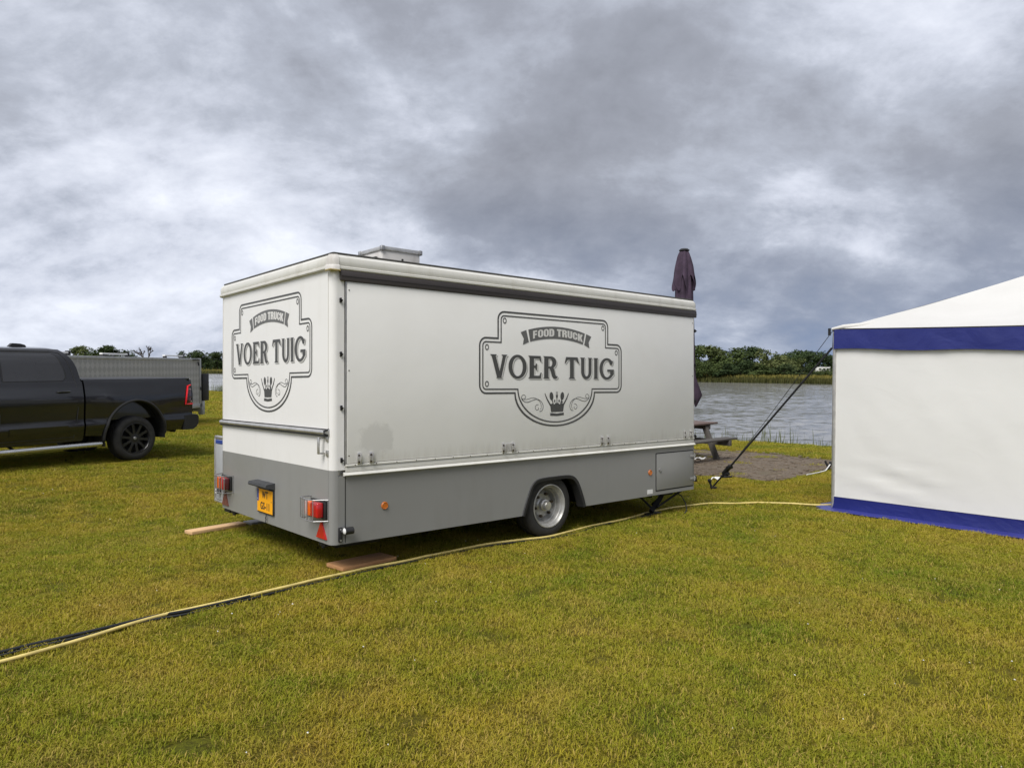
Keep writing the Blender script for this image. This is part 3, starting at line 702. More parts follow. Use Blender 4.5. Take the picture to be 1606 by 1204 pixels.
LX = {'V': (1.645, 1.851), 'O': (1.870, 2.109), 'E': (2.135, 2.308), 'R': (2.339, 2.538), 'T': (2.650, 2.858), 'U': (2.882, 3.066), 'I': (3.091, 3.163), 'G': (3.185, 3.430)}
BL = {
 'F': [[(0, 0), (.42, 0), (.42, .38), (.84, .38), (.84, .60), (.42, .60), (.42, .79), (.92, .79), (.92, 1), (0, 1)]],
 'O': [arc(.5, .72, .5, .28, 0, 180, 10) + arc(.5, .28, .5, .28, 180, 360, 10), arc(.5, .72, .12, .12, 0, 180, 6) + arc(.5, .28, .12, .12, 180, 360, 6)],
 'D': [[(0, 0), (.5, 0)] + arc(.5, .30, .48, .30, -90, 0, 6) + arc(.5, .70, .48, .30, 0, 90, 6) + [(0, 1)], [(.40, .82), (.50, .82), (.58, .74), (.58, .26), (.50, .18), (.40, .18)]],
 'T': [[(.28, 0), (.72, 0), (.72, .78), (1, .78), (1, 1), (0, 1), (0, .78), (.28, .78)]],
 'R': [[(0, 0), (.40, 0), (.40, .42), (.55, .40), (.60, 0), (1, 0), (.95, .40), (.80, .52), (.95, .62)] + arc(.55, .74, .43, .26, 0, 90, 6) + [(0, 1)], [(.40, .80), (.52, .80), (.58, .70), (.52, .60), (.40, .60)]],
 'U': [[(0, 1)] + arc(.5, .30, .5, .30, 180, 360, 10) + [(1, 1), (.60, 1)] + arc(.5, .28, .10, .10, 0, -180, 5) + [(.40, 1)]],
 'C': [arc(.5, .70, .5, .30, 0, 180, 10) + arc(.5, .30, .5, .30, 180, 360, 10) + [(1, .42), (.60, .42), (.60, .28)] + arc(.5, .28, .10, .10, 0, -180, 5)[1:] + arc(.5, .72, .10, .10, 180, 0, 5) + [(.60, .60), (1, .60)]],
 'K': [[(0, 0), (.40, 0), (.40, .40), (.58, 0), (1.02, 0), (.72, .52), (1.0, 1), (.58, 1), (.40, .62), (.40, 1), (0, 1)]],
}
def logo(panel_obj, F, sc):                                      # F(a, b, lift): a from the centre line, b height on the side logo
    C0 = 2.531
    f0 = lambda a, b: F(a * sc, b, .0022); f1 = lambda a, b: F(a * sc, b, .0032); f2 = lambda a, b: F(a * sc, b, .0042)
    for d0, d1 in ((0, .017), (.040, .053)): MB().ring(frame(d0), frame(d1), f0).build('frame_line', M['print'], panel_obj, fix=False)
    mb = MB()
    for a, b in ((-.708, 2.210), (.712, 2.210), (-.930, 1.945), (.934, 1.945), (-.930, 1.594)): mb.ring(ell(a, b, .024, .029), ell(a, b, .015, .018), f0)
    mb.build('frame_ring', M['print'], panel_obj, fix=False)
    def bow(a, b, h0=2.025, k=.137): return (a, b - .137 * (a / .415) ** 2 * .36)
    mb = MB(); n = 24
    A = [(-.398 + .822 * i / n, 2.188 - .30 * ((-.398 + .822 * i / n) - .01) ** 2) for i in range(n + 1)]; B = [(-.372 + .765 * i / n, 2.062 - .30 * ((-.372 + .765 * i / n) - .01) ** 2) for i in range(n + 1)]
    mb.grid([[f0(*p) for p in A], [f0(*p) for p in B]])
    for s in (-1, 1):
        P = [(.435 * s + .01, 2.133), (.512 * s + .012, 2.108), (.470 * s + .012, 2.045), (.482 * s + .012, 1.983), (.402 * s + .012, 2.014)]
        mb.flat([P], f0)
    mb.build('banner', M['print_lt'], panel_obj, fix=False)
    mb = MB(); x = -.335; w = {'F': .062, 'O': .073, 'D': .073, 'T': .070, 'R': .073, 'U': .072, 'C': .070, 'K': .076}
    for ch in 'FOOD TRUCK':
        if ch == ' ': x += .030; continue
        cw = w[ch]
        def wf(u, vv, x=x, cw=cw): a = x + u * cw; return f1(a, 2.086 - .30 * (a - .01) ** 2 + vv * .078)
        mb.flat(BL[ch], wf); x += cw + .0065
    mb.build('banner_lettering', M['print_wh'], panel_obj, fix=False)
    for nm, mt, ff, ox, oz in (('letter_shadow', 'shadow_print', f0, .018, -.013), ('letter_inline', 'print_wh', f1, .010, -.006), ('lettering', 'print', f2, 0, 0)):
        mb = MB()
        for ch in 'VOERTUIG':
            x0, x1 = LX[ch]
            mb.flat(GL[ch], lambda u, vv: ff(x0 - C0 + u * (x1 - x0) + ox, 1.650 + vv * .229 + oz))
        mb.build(nm, M[mt], panel_obj, fix=False)
    mb = MB(); c = .003
    mb.flat([[(-.098 + c, 1.385), (-.07 + c, 1.395), (-.035 + c, 1.385), (-.02 + c, 1.40), (.02 + c, 1.40), (.035 + c, 1.385), (.07 + c, 1.395), (.104 + c, 1.385), (.090 + c, 1.308), (-.084 + c, 1.306)]], f0)
    mb.flat([[(-.096 + c, 1.298), (0, 1.290), (.100 + c, 1.298), (.102 + c, 1.272), (0, 1.264), (-.098 + c, 1.270)]], f0)
    for s in (-1, 1):
        mb.flat([[(.176 * s + c, 1.497), (.168 * s + c, 1.50), (.128 * s + c, 1.435), (.078 * s + c, 1.375), (.100 * s + c, 1.372), (.150 * s + c, 1.44)]], f0)
        mb.flat([ell(.078 * s + c, 1.470, .027, .042, 20, -.12 * s)], f0)
        mb.stroke([(.072 * s + c, 1.440), (.052 * s + c, 1.385)], .012, f0)
        mb.flat([ell(.032 * s + c, 1.420, .010, .014, 12)], f0)
    mb.stroke([(c, 1.47), (c, 1.385)], .009, f0); mb.flat([[(-.016 + c, 1.482), (.016 + c, 1.482), (.010 + c, 1.452), (-.010 + c, 1.452)]], f0)
    for k in (-1, 0, 1): mb.stroke([(k * .011 + c, 1.482), (k * .011 + c, 1.518)], .004, f0)
    mb.flat([ell(.075 + c, 1.408, .010, .013, 12)], f0)
    mb.build('crown', M['print'], panel_obj, fix=False)
    mb = MB()
    for s in (-1, 1):
        def sw(pts, w): mb.stroke([(s * a, b) for a, b in pts], w, f0)
        sp = [(.455 + (.012 + .028 * t) * math.cos(5.2 - 6.5 * t), 1.462 + (.010 + .026 * t) * math.sin(5.2 - 6.5 * t)) for t in [i / 18 for i in range(19)]]
        sw(sp, .005)
        S1 = [(.490, 1.468), (.470, 1.432), (.425, 1.412), (.365, 1.422), (.320, 1.436), (.270, 1.440), (.225, 1.420), (.197, 1.385), (.195, 1.350), (.215, 1.322), (.245, 1.318)]
        S2 = [(.480, 1.445), (.440, 1.440), (.395, 1.445), (.350, 1.455), (.295, 1.450), (.245, 1.420), (.222, 1.385), (.222, 1.350), (.235, 1.335)]
        def sm_(P): 
            o = []
            for i in range(len(P) - 1):
                p0, p1, p2, p3 = (Vector(P[max(0, min(len(P) - 1, i + k))]) for k in (-1, 0, 1, 2))
                for j in range(5):
                    t = j / 5; o.append(tuple(.5 * ((2 * p1) + (p2 - p0) * t + (2 * p0 - 5 * p1 + 4 * p2 - p3) * t * t + (3 * p1 - p0 - 3 * p2 + p3) * t ** 3)))
            return o + [P[-1]]
        sw(sm_(S1), .006); sw(sm_(S2), .0045)
        sp = [(.272 + (.010 + .032 * t) * math.cos(2.6 + 5.6 * t), 1.352 + (.010 + .026 * t) * math.sin(2.6 + 5.6 * t)) for t in [i / 18 for i in range(19)]]
        sw(sp, .005)
    mb.build('flourish', M['print'], panel_obj, fix=False)
logo(panel, lambda a, b, d: (2.531 + a, -.016 - d, b), 1.0)
RC, RS = 1.290, .912
logo(upper, lambda a, b, d: (-d, RC - a, 1.328 + (b - 1.157) * .936), RS)

# ---------------------------------------------------------------- planks, hoses
def plank(name, pts, th, mat, label):
    c = sum((Vector(p) for p in pts), Vector((0, 0))) / 4
    d = (Vector(pts[1]) - Vector(pts[0])); l_ = d.length; w2 = (Vector(pts[3]) - Vector(pts[0])).length
    mb = MB(); mb.box(-l_ / 2, l_ / 2, -w2 / 2, w2 / 2, 0, th, .003)
    o = mb.build(name, mat, None, 40); o.location = (c.x, c.y, lawn_z(c.x, c.y) + .012); o.rotation_euler = (R(-1), R(1.2), math.atan2(d.y, d.x))
    tag(o, label, 'plank'); return o
plank('plank', [(-3.478, 7.65), (-3.09, 8.15), (-2.965, 8.06), (-3.353, 7.56)], .035, M['plank'], 'pale fresh wooden plank on the grass left of the trailer rear')
plank('board', [(-3.06, 8.20), (-2.70, 8.65), (-2.56, 8.54), (-2.92, 8.09)], .03, M['greyboard'], 'grey board lying half under the trailer beside the pale plank')
plank('plank', [(-1.60, 6.23), (-1.215, 6.64), (-1.04, 6.46), (-1.425, 6.05)], .034, M['plank2'], 'worn reddish brown plank under the trailer corner beside the hose')
HOSE = [(-3.6, 3.2), (-3.2, 3.62), (-2.877, 4.032), (-2.739, 4.237), (-2.594, 4.476), (-2.497, 4.666), (-2.36, 4.901), (-2.184, 5.1), (-1.987, 5.3), (-1.786, 5.551), (-1.559, 5.807), (-1.31, 6.075), (-1.12, 6.25), (-0.92, 6.44), (-0.726, 6.664), (-0.269, 7.065), (0.11, 7.299), (0.377, 7.455), (0.67, 7.80), (0.906, 8.066), (1.273, 8.371), (1.616, 8.831), (1.907, 9.104), (2.205, 9.345), (2.59, 9.546), (3.028, 9.598), (3.385, 9.651), (3.77, 9.546), (4.05, 9.445), (4.3, 9.5)]
CABLE = [(-3.7, 3.3), (-3.3, 3.75), (-2.965, 4.157), (-2.868, 4.289), (-2.751, 4.408), (-2.587, 4.57), (-2.404, 4.80), (-2.215, 4.96), (-1.958, 5.235), (-1.731, 5.533), (-1.27, 6.03), (-0.667, 6.64), (-0.15, 7.10), (.5, 7.5), (1.0, 8.1), (1.5, 8.6), (1.75, 8.85)]
def spline(P, n=6):
    o = []
    for i in range(len(P) - 1):
        p0, p1, p2, p3 = (Vector(P[max(0, min(len(P) - 1, i + k))]) for k in (-1, 0, 1, 2))
        for j in range(n):
            t = j / n; o.append(.5 * ((2 * p1) + (p2 - p0) * t + (2 * p0 - 5 * p1 + 4 * p2 - p3) * t * t + (3 * p1 - p0 - 3 * p2 + p3) * t ** 3))
    return o + [Vector(P[-1])]
hp = spline(HOSE); cp = spline(CABLE)
def lay(P, h, amp): return [(p.x, p.y, lawn_z(p.x, p.y) + h + amp * mnoise.noise(Vector((p.x * 2.1, p.y * 2.1, 5)))) for p in P]
o = MB().tube(lay(hp, .019, .010), .0120, 8).build('garden_hose', M['hose'], None, 60); tag(o, 'long pale yellow hose snaking over the grass from tent past trailer wheel', 'hose')
o = MB().tube(lay(cp, .011, .008), .0085, 8).build('power_cable', M['cable'], None, 60); tag(o, 'black cable lying in the grass alongside the yellow hose', 'cable')
o = MB().tube(lay([p + Vector((-.02, .045)) for p in cp[:50]], .018, .008), .011, 8).build('power_cable', M['cable'], None, 60); tag(o, 'second black cable next to the yellow hose, nearest the photo edge', 'cable')

# ---------------------------------------------------------------- tent
tent = empty('marquee_tent', (4.118, 9.247, -.26)); tag(tent, 'white marquee tent with blue valance and blue skirt', 'tent')
ta = Vector((.605, -.796)); tb = Vector((.796, .605)); TLN = 6.0
def tp(a, b, z): return (ta.x * a + tb.x * b, ta.y * a + tb.y * b, z)
def gt(a, b): return lawn_z(4.118 + ta.x * a + tb.x * b, 9.247 + ta.y * a + tb.y * b) + .26
def top(a): return 2.293 - .045 * math.sin(min(1, max(0, a / TLN)) * math.pi) - .004 * a
def wall(n, z0, z1, off, amp, mat, name, nz=14, na=90, along='a', fr=1.0):
    mb = MB(); rows = []
    for i in range(na + 1):
        s = TLN * i / na; row = []
        for j in range(nz + 1):
            t = j / nz; g0 = gt(s, 0) if along == 'a' else gt(0, s)
            za = z0(s, g0); zb = z1(s, g0); z = za + (zb - za) * t
            ns = mnoise.noise(Vector((s * 1.1 * fr, z * 1.4 * fr, n))) * .6 + mnoise.noise(Vector((s * 3.7 * fr + z * 2.5, z * 2.2 * fr, n + 4))) * .35 + mnoise.noise(Vector((s * 9 * fr + z * 7, z * 4 * fr, n + 8))) * .15
            ed = min(1, s / .25)
            o_ = off(s, t) + amp * ns * ed
            row.append(tp(s, -o_, z) if along == 'a' else tp(-o_, s, z))
        rows.append(row)
    mb.grid(rows); return mb.build(name, mat, tent, 60)
for al in 'ab':
    wall(1, lambda s, g: g + .17, lambda s, g: top(s) - .03, lambda s, t: .02 * math.exp(-((s - .75) / .5) ** 2 - ((t - .12) / .10) ** 2) * math.sin(s * 5 + t * 55), .012, M['canvas'], 'canvas_wall', 24, 120, al)
    wall(2, lambda s, g: top(s) - .245 + .008 * math.sin(s * 5), lambda s, g: top(s), lambda s, t: .028 + .012 * (1 - t), .018, M['bluepvc'], 'valance', 8, 140, al, 1.6)
    wall(3, lambda s, g: g + .0, lambda s, g: g + .175, lambda s, t: .012 + .02 * (1 - t) ** 2, .006, M['bluepvc'], 'wall_foot', 6, 90, al)
    wall(4, lambda s, g: g + .168, lambda s, g: g + .182, lambda s, t: .017, .003, M['canvas'], 'hem', 2, 90, al)
mb = MB(); rows = []
for i in range(61):
    s = -.10 + (TLN + .1) * i / 60
    rows.append([tp(s, -d - .025 * mnoise.noise(Vector((s * 2, d * 4, 1))) - .02, max(gt(max(s, 0), -d), -.2) + .012 + .006 * mnoise.noise(Vector((s * 3, d * 5, 6)))+ .01 * (1 - d / .22)) for d in (0, .06, .12, .17, .215)])
mb.grid(rows)
mb.grid([[tp(-d - .02, s * .9 - .1, gt(0, s * .9) + .016 + .004 * math.sin(s * 9)) for d in (0, .08, .17, .25 if i > 1 else .17)] for i, s in enumerate([k * .15 for k in range(20)])])
mb.build('ground_skirt', M['bluepvc_flat'], tent, 60)
mb = MB(); mb.tube([tp(-.004, -.004, .0), tp(-.004, -.004, 2.27)], .022, 8); mb.build('corner_pole', M['alu'], tent, 40)
# roof: pyramid of four sagging panels
pk = Vector(tp(3, 3, 3.62)); cor = [Vector(tp(0, 0, 2.295)), Vector(tp(TLN, 0, 2.27)), Vector(tp(TLN, TLN, 2.27)), Vector(tp(0, TLN, 2.295))]
for k in range(4):
    c0, c1 = cor[k], cor[(k + 1) % 4]; mb = MB(); rows = []
    for i in range(25):
        t = i / 24; row = []
        for j in range(31):
            s = j / 30; e = c0.lerp(c1, s)
            e.z = c0.z + (c1.z - c0.z) * s - .045 * math.sin(s * math.pi)
            out_ = Vector((0, 0, 0))
            p = e.lerp(pk, t); sag = .14 * math.sin(math.pi * t) * math.sin(math.pi * min(1, max(0, s))) + .05 * math.sin(math.pi * t)
            p.z += -sag + .012 * mnoise.noise(Vector((p.x * 1.5, p.y * 1.5, k))) * math.sin(math.pi * t) + (.012 if t < .01 else 0)
            row.append(p)
        rows.append(row)
    mb.grid(rows); mb.build('roof_panel', M['canvas_roof'], tent, 60)
mb = MB(); mb.tube([tp(-.03, -.03, 2.30), tp(.1, .02, 2.325), tp(.35, .2, 2.36), tp(.6, .45, 2.41)], [.016, .03, .025, .01], 8); mb.build('corner_flap', M['canvas_roof'], tent, 60)
mb = MB(); mb.tube([tp(-.05, -.05, 2.22), tp(-.05, -.05, 2.31)], .018, 8); mb.build('corner_hook', M['blackmetal'], tent)
# guy strap
st = Vector((3.06, 10.966)); sz = lawn_z(st.x, st.y)
T1 = Vector((4.10, 9.30, 1.80)); T2 = Vector((4.10, 9.26, 2.03)); S = Vector((st.x, st.y, sz + .06)); RTC = S.lerp(T1, .135)
gs = empty('guy_strap', tuple(S)); tag(gs, 'black ratchet strap from the tent corner down to a ground stake', 'strap')
mb = MB(); mb.tube([RTC - S, T1 - S], .014, 6); mb.tube([Vector((0, 0, 0)), RTC - S], .013, 6); mb.build('webbing', M['strap'], gs, 60)
mb = MB(); mid_ = S.lerp(T2, .45) - S; mb.tube([RTC - S, mid_ + Vector((0, 0, -.04)), T2 - S], .004, 5); mb.build('cord', M['cable'], gs, 60)
rq = (T1 - S).to_track_quat('X', 'Z').to_matrix().to_4x4(); RM = Matrix.Translation(RTC - S) @ rq
mb = MB(); mb.box(-.10, .10, -.035, .035, -.02, .028, .008, RM); mb.box(-.13, .0, -.03, .03, -.075, -.03, .008, RM @ Matrix.Rotation(.3, 4, 'Y')); mb.tube([RM @ Vector((.06, -.05, .0)), RM @ Vector((.06, .05, 0))], .024, 8); mb.tube([RM @ Vector((-.10, -.03, -.05)), RM @ Vector((-.02, .03, -.11))], .016, 6)
mb.build('ratchet', M['blackmetal'], gs, 40)
sk = empty('ground_stake', (st.x, st.y, sz)); tag(sk, 'black steel ground stake holding the ratchet strap', 'stake')
mb = MB(); mb.tube([(.05, -.04, -.3), (-.045, .05, .13)], .017, 8); mb.build('spike', M['blackmetal'], sk, 40)
mb = MB(); mb.tube([(-.06, .06, .125), (-.03, .04, .14)], .030, 10); mb.box(-.03, .05, -.02, .03, .02, .05, .006); mb.build('stake_head', M['blackmetal'], sk, 40)
s2 = empty('ground_stake', (5.95, 13.55, lawn_z(5.95, 13.55))); tag(s2, 'small dark stake with white rope behind the tent corner', 'stake')
mb = MB(); mb.tube([(.1, -.05, -.2), (-.06, .05, .17)], .02, 8); mb.tube([(-.02, 0, .05), (.2, .1, .22)], .022, 6); mb.box(.0, .12, -.03, .03, .08, .16, .01); mb.build('spike', M['blackmetal'], s2, 40)
rp = [Vector((5.15, 12.62)), Vector((5.3, 12.76)), Vector((5.5, 12.95)), Vector((5.75, 13.25)), Vector((5.95, 13.52))]
o = MB().tube([(p.x, p.y, lawn_z(p.x, p.y) + .03 + (.08 if i == 4 else 0)) for i, p in enumerate(rp)], .011, 6).build('white_rope', M['scrap'], None, 60); tag(o, 'short white rope on the grass behind the tent corner', 'rope')

# ---------------------------------------------------------------- parasol
pz = lawn_z(2.84, 12.0)
pr = empty('closed_parasol', (2.84, 12.0, pz)); tag(pr, 'closed dark purple parasol rising behind the front of the trailer', 'parasol')
mb = MB(); mb.tube([(0, 0, .0), (0, 0, 3.7)], .03, 10); mb.build('pole', M['plastic'], pr, 40)
mb = MB(); mb.box(-.19, .19, -.19, .19, -.02, .12, .03); mb.tube([(0, 0, .1), (0, 0, .35)], .05, 12); mb.build('base', M['blackmetal'], pr, 40)
def cloth(z1, z0, r1, r0, folds, amp, seed, dip):
    mb = MB(); rows = []; n = 120
    for i in range(23):
        t = i / 22; row = []
        for k in range(n + 1):
            a = 2 * math.pi * k / n; w = math.sin(folds * a + seed + .5 * math.sin(2 * a)); w2 = abs(math.sin(folds * a / 2 + seed * .5))
            r_ = r1 + (r0 - r1) * t ** .62
            r_ *= 1 + amp * (.35 + .65 * t) * w + .06 * mnoise.noise(Vector((math.cos(a) * 2, math.sin(a) * 2, t * 3 + seed)))
            zz_ = z1 + (z0 - z1) * t - dip * t * t * (w2 ** 1.5)
            row.append((r_ * math.cos(a), r_ * math.sin(a), zz_))
        rows.append(row)
    return mb.grid(rows)
cloth(3.80, 3.40, .060, .165, 7, .22, 1.0, .26).build('vent_layer', M['purple'], pr, 70)
cloth(3.62, 1.60, .11, .158, 7, .30, 2.3, .10).build('canopy', M['purple'], pr, 70)
mb = MB(); mb.tube([(.10, -.12, 1.85), (.19, -.15, 1.42), (.17, -.13, 1.24)], [.03, .085, .01], 8); mb.tube([(-.1, -.1, 1.6), (-.12, -.12, 1.25)], [.06, .02], 8); mb.build('canopy_tip', M['purple'], pr, 70)
mb = MB(); mb.lathe([(0, .045), (.06, .04), (.088, .015), (.080, .0), (.02, -.01)], 20, Matrix.Translation((0, 0, 3.80)) @ Matrix.Rotation(math.pi / 2, 4, 'X')); mb.build('cap', M['plastic'], pr, 50)

# ---------------------------------------------------------------- picnic table
pt = empty('picnic_table', (3.45, 15.37, lawn_z(3.45, 15.37) + .01), math.pi / 2 - YAW); tag(pt, 'brown wooden picnic table with bench on bare earth by the river', 'picnic table')
for i in range(5): MB().box(-1.05, 1.05, -.375 + i * .152, -.375 + i * .152 + .142, .735, .775, .004).build('top_board', M['tablewood'], pt, 40)
for s in (-1, 1):
    for j in (0, 1): MB().box(-1.05, 1.05, s * .72 - .14 + j * .145, s * .72 - .005 + j * .145, .435, .472, .004).build('seat_board', M['tableframe'], pt, 40)
    for x in (-.68, .68):
        d = Vector((0, s * .33, -.74)); mb = MB(); q = Matrix.Translation((x, s * .44, .365)) @ Matrix.Rotation(math.atan2(.33, .74) * s, 4, 'X'); mb.box(-.045, .045, -.05, .05, -.405, .40, .004, q); mb.build('leg', M['tableframe'], pt, 40)
for x in (-.68, .68):
    MB().box(x + .05, x + .115, -.88, .88, .315, .434, .004).build('cross_beam', M['tableframe'], pt, 40)
    MB().box(x + .05, x + .115, -.36, .36, .63, .734, .004).build('top_bearer', M['tableframe'], pt, 40)
for x, y, l_, lb in ((4.02, 15.46, .13, 'white scrap of paper on the earth beside the picnic table leg'), (3.41, 12.1, .09, 'small white scrap on the grass edge beside the ratchet strap')):
    mb = MB(); rows = [[(a * l_, b * l_ * .45, .012 + .03 * math.sin(a * 3 + b * 2)) for b in (-1, -.3, .4, 1)] for a in (-1, -.4, .2, 1)]; mb.grid(rows)
    o = mb.build('paper_scrap', M['scrap'], None, 60); o.location = (x, y, lawn_z(x, y) + .02); o.rotation_euler = (0, 0, .6); tag(o, lb, 'paper')

# ---------------------------------------------------------------- pickup truck
TA = math.atan2(-.862, -.507)
th_ = Vector((math.cos(TA), math.sin(TA))); lf = Vector((-th_.y, th_.x))
ax = Vector((-6.87, 13.2)) - lf * .98
tk = empty('pickup_truck', (ax.x, ax.y, -.150), TA); tag(tk, 'black crew cab pickup truck parked at the left edge', 'truck')
def lerp_tab(tab, x):
    for (a, p), (b, q) in zip(tab, tab[1:]):
        if x <= b: return p + (q - p) * max(0, (x - a) / (b - a))
    return tab[-1][1]
YT = [(.40, .950), (.55, .985), (.68, 1.016), (.72, 1.016), (.78, .996), (.95, 1.004), (1.10, 1.016), (1.20, 1.014), (1.26, .999), (1.34, .984), (1.42, .965), (1.49, .935)]
def arch_z(x, xc, r=.575, zc=.44):
    d = abs(x - xc)
    return zc + math.sqrt(max(0, r * r - d * d)) * 1.14 if d < r else 0
def side_skin(mb, xs, zl, zt, s, bulge=None, nz=22):
    rows = []
    for x in xs:
        a, b = zl(x), zt(x); row = []
        for j in range(nz + 1):
            z = a + (b - a) * j / nz; y = lerp_tab(YT, z)
            if bulge: y += bulge(x, z)
            row.append((x, s * y, z))
        rows.append(row)
    return mb.grid(rows)
def xr(a, b, xc, r=.575):
    xs = [a + (b - a) * i / 30 for i in range(31)] + [xc + r * math.cos(R(k)) for k in range(0, 181, 6)] + [xc + r * 1.001, xc - r * 1.001]
    return sorted(x for x in set(xs) if a <= x <= b)
bul = lambda xc: (lambda x, z: .028 * math.exp(-((x - xc) / .62) ** 4) * math.exp(-((z - .95) / .33) ** 2))
BR = lambda x: 1.485 - (.10 * sms(-1.02, -1.17, x) if x < -1.0 else 0)
bed = MB()
for s in (1, -1): side_skin(bed, xr(-1.16, .905, 0), lambda x: max(.50 + .02 * sms(.6, .9, x), arch_z(x, 0)), lambda x: BR(x), s, bul(0))
bed.box(-1.16, .905, -.56, .56, .70, .76)
bed.box(-1.19, -1.13, -.94, .94, .72, 1.46, .02)               # tailgate
bed.box(.86, .905, -.93, .93, .76, 1.48)
for s in (1, -1): bed.box(-1.15, .905, s * .90 - .035, s * .90 + .035, 1.455, 1.492, .012); bed.box(-1.15, .905, s * .84 - .01, s * .84 + .01, .76, 1.46)
tb_ = bed.build('cargo_bed', M['paint'], tk, 35)
MB().box(-1.14, .87, -.88, .88, 1.470, 1.498, .01).build('bed_cover', M['plastic'], tk, 40)
cab = MB()
for s in (1, -1):
    side_skin(cab, [.935 + (3.18 - .935) * i / 30 for i in range(31)], lambda x: .46, lambda x: 1.455, s)
    side_skin(cab, xr(3.18, 4.72, 3.9), lambda x: max(.50, arch_z(x, 3.9)), lambda x: 1.455 - .10 * sms(3.3, 4.75, x), s, bul(3.9))
cab.box(.935, 3.2, -.93, .93, .44, .50); cab.box(.935, .975, -.95, .95, .46, 1.455); cab.box(4.66, 4.78, -.90, .90, .55, 1.34, .04)
cab.grid([[(x, y, 1.452 - .10 * sms(3.3, 4.75, x) + .06 * (1 - (y / .95) ** 2) * (1 if x > 3.15 else .2)) for y in (-.945, -.7, -.35, 0, .35, .7, .945)] for x in [3.1 + 1.6 * i / 10 for i in range(11)]])
cabo = cab.build('cab_body', M['paint'], tk, 35)
XR = lambda t: .945 + .06 * t + .20 * t ** 4
XF = lambda t: 3.22 - 1.05 * t
YG = lambda t: .945 - .16 * t - .06 * t ** 5
ZG = lambda t: 1.445 + .555 * t
gh = MB(); ts = [i / 16 for i in range(17)]
for s in (1, -1): gh.grid([[(XR(t) + (XF(t) - XR(t)) * k / 12, s * YG(t), ZG(t)) for k in range(13)] for t in ts])
gh.grid([[(XR(t), YG(t) * k, ZG(t)) for k in (-1, -.6, 0, .6, 1)] for t in ts])
gh.grid([[(x, YG(1) * k, ZG(1) + .055 * (1 - k ** 2) ** .6 * min(1, (x - XR(1)) / .12 + .05) - 0) for k in (-1, -.97, -.9, -.75, -.4, 0, .4, .75, .9, .97, 1)] for x in [XR(1) + (XF(1) - XR(1)) * i / 16 for i in range(17)]])
gh.build('cab_roof', M['paint'], tk, 40)
mb = MB(); mb.grid([[(XF(t) + .004, YG(t) * k, ZG(t)) for k in (-.93, -.5, 0, .5, .93)] for t in ts]); mb.build('windscreen', M['glass'], tk, 40)
mb = MB(); mb.grid([[(XR(t) - .004, YG(t) * k, ZG(t)) for k in (-.75, -.3, 0, .3, .75)] for t in [.15 + .6 * i / 8 for i in range(9)]]); mb.build('rear_window', M['glass'], tk, 40)
def win(x0f, x1f, t0, t1, s, off, name, mat, n=14):
    mb = MB(); rows = []
    for i in range(n + 1):
        t = t0 + (t1 - t0) * i / n
        rows.append([(x0f(t) + (x1f(t) - x0f(t)) * k / 6, s * (YG(t) + off), ZG(t)) for k in range(7)])
    mb.grid(rows); return mb.build(name, mat, tk, 60)
def rc(base, t0, t1, r, sg):                                     # rounded ends of a window edge
    def f(t):
        d = min(t - t0, t1 - t); x = base(t)
        return x + sg * (r - math.sqrt(max(0, r * r - (r - d * .55) ** 2)) if d * .55 < r else 0)
    return f
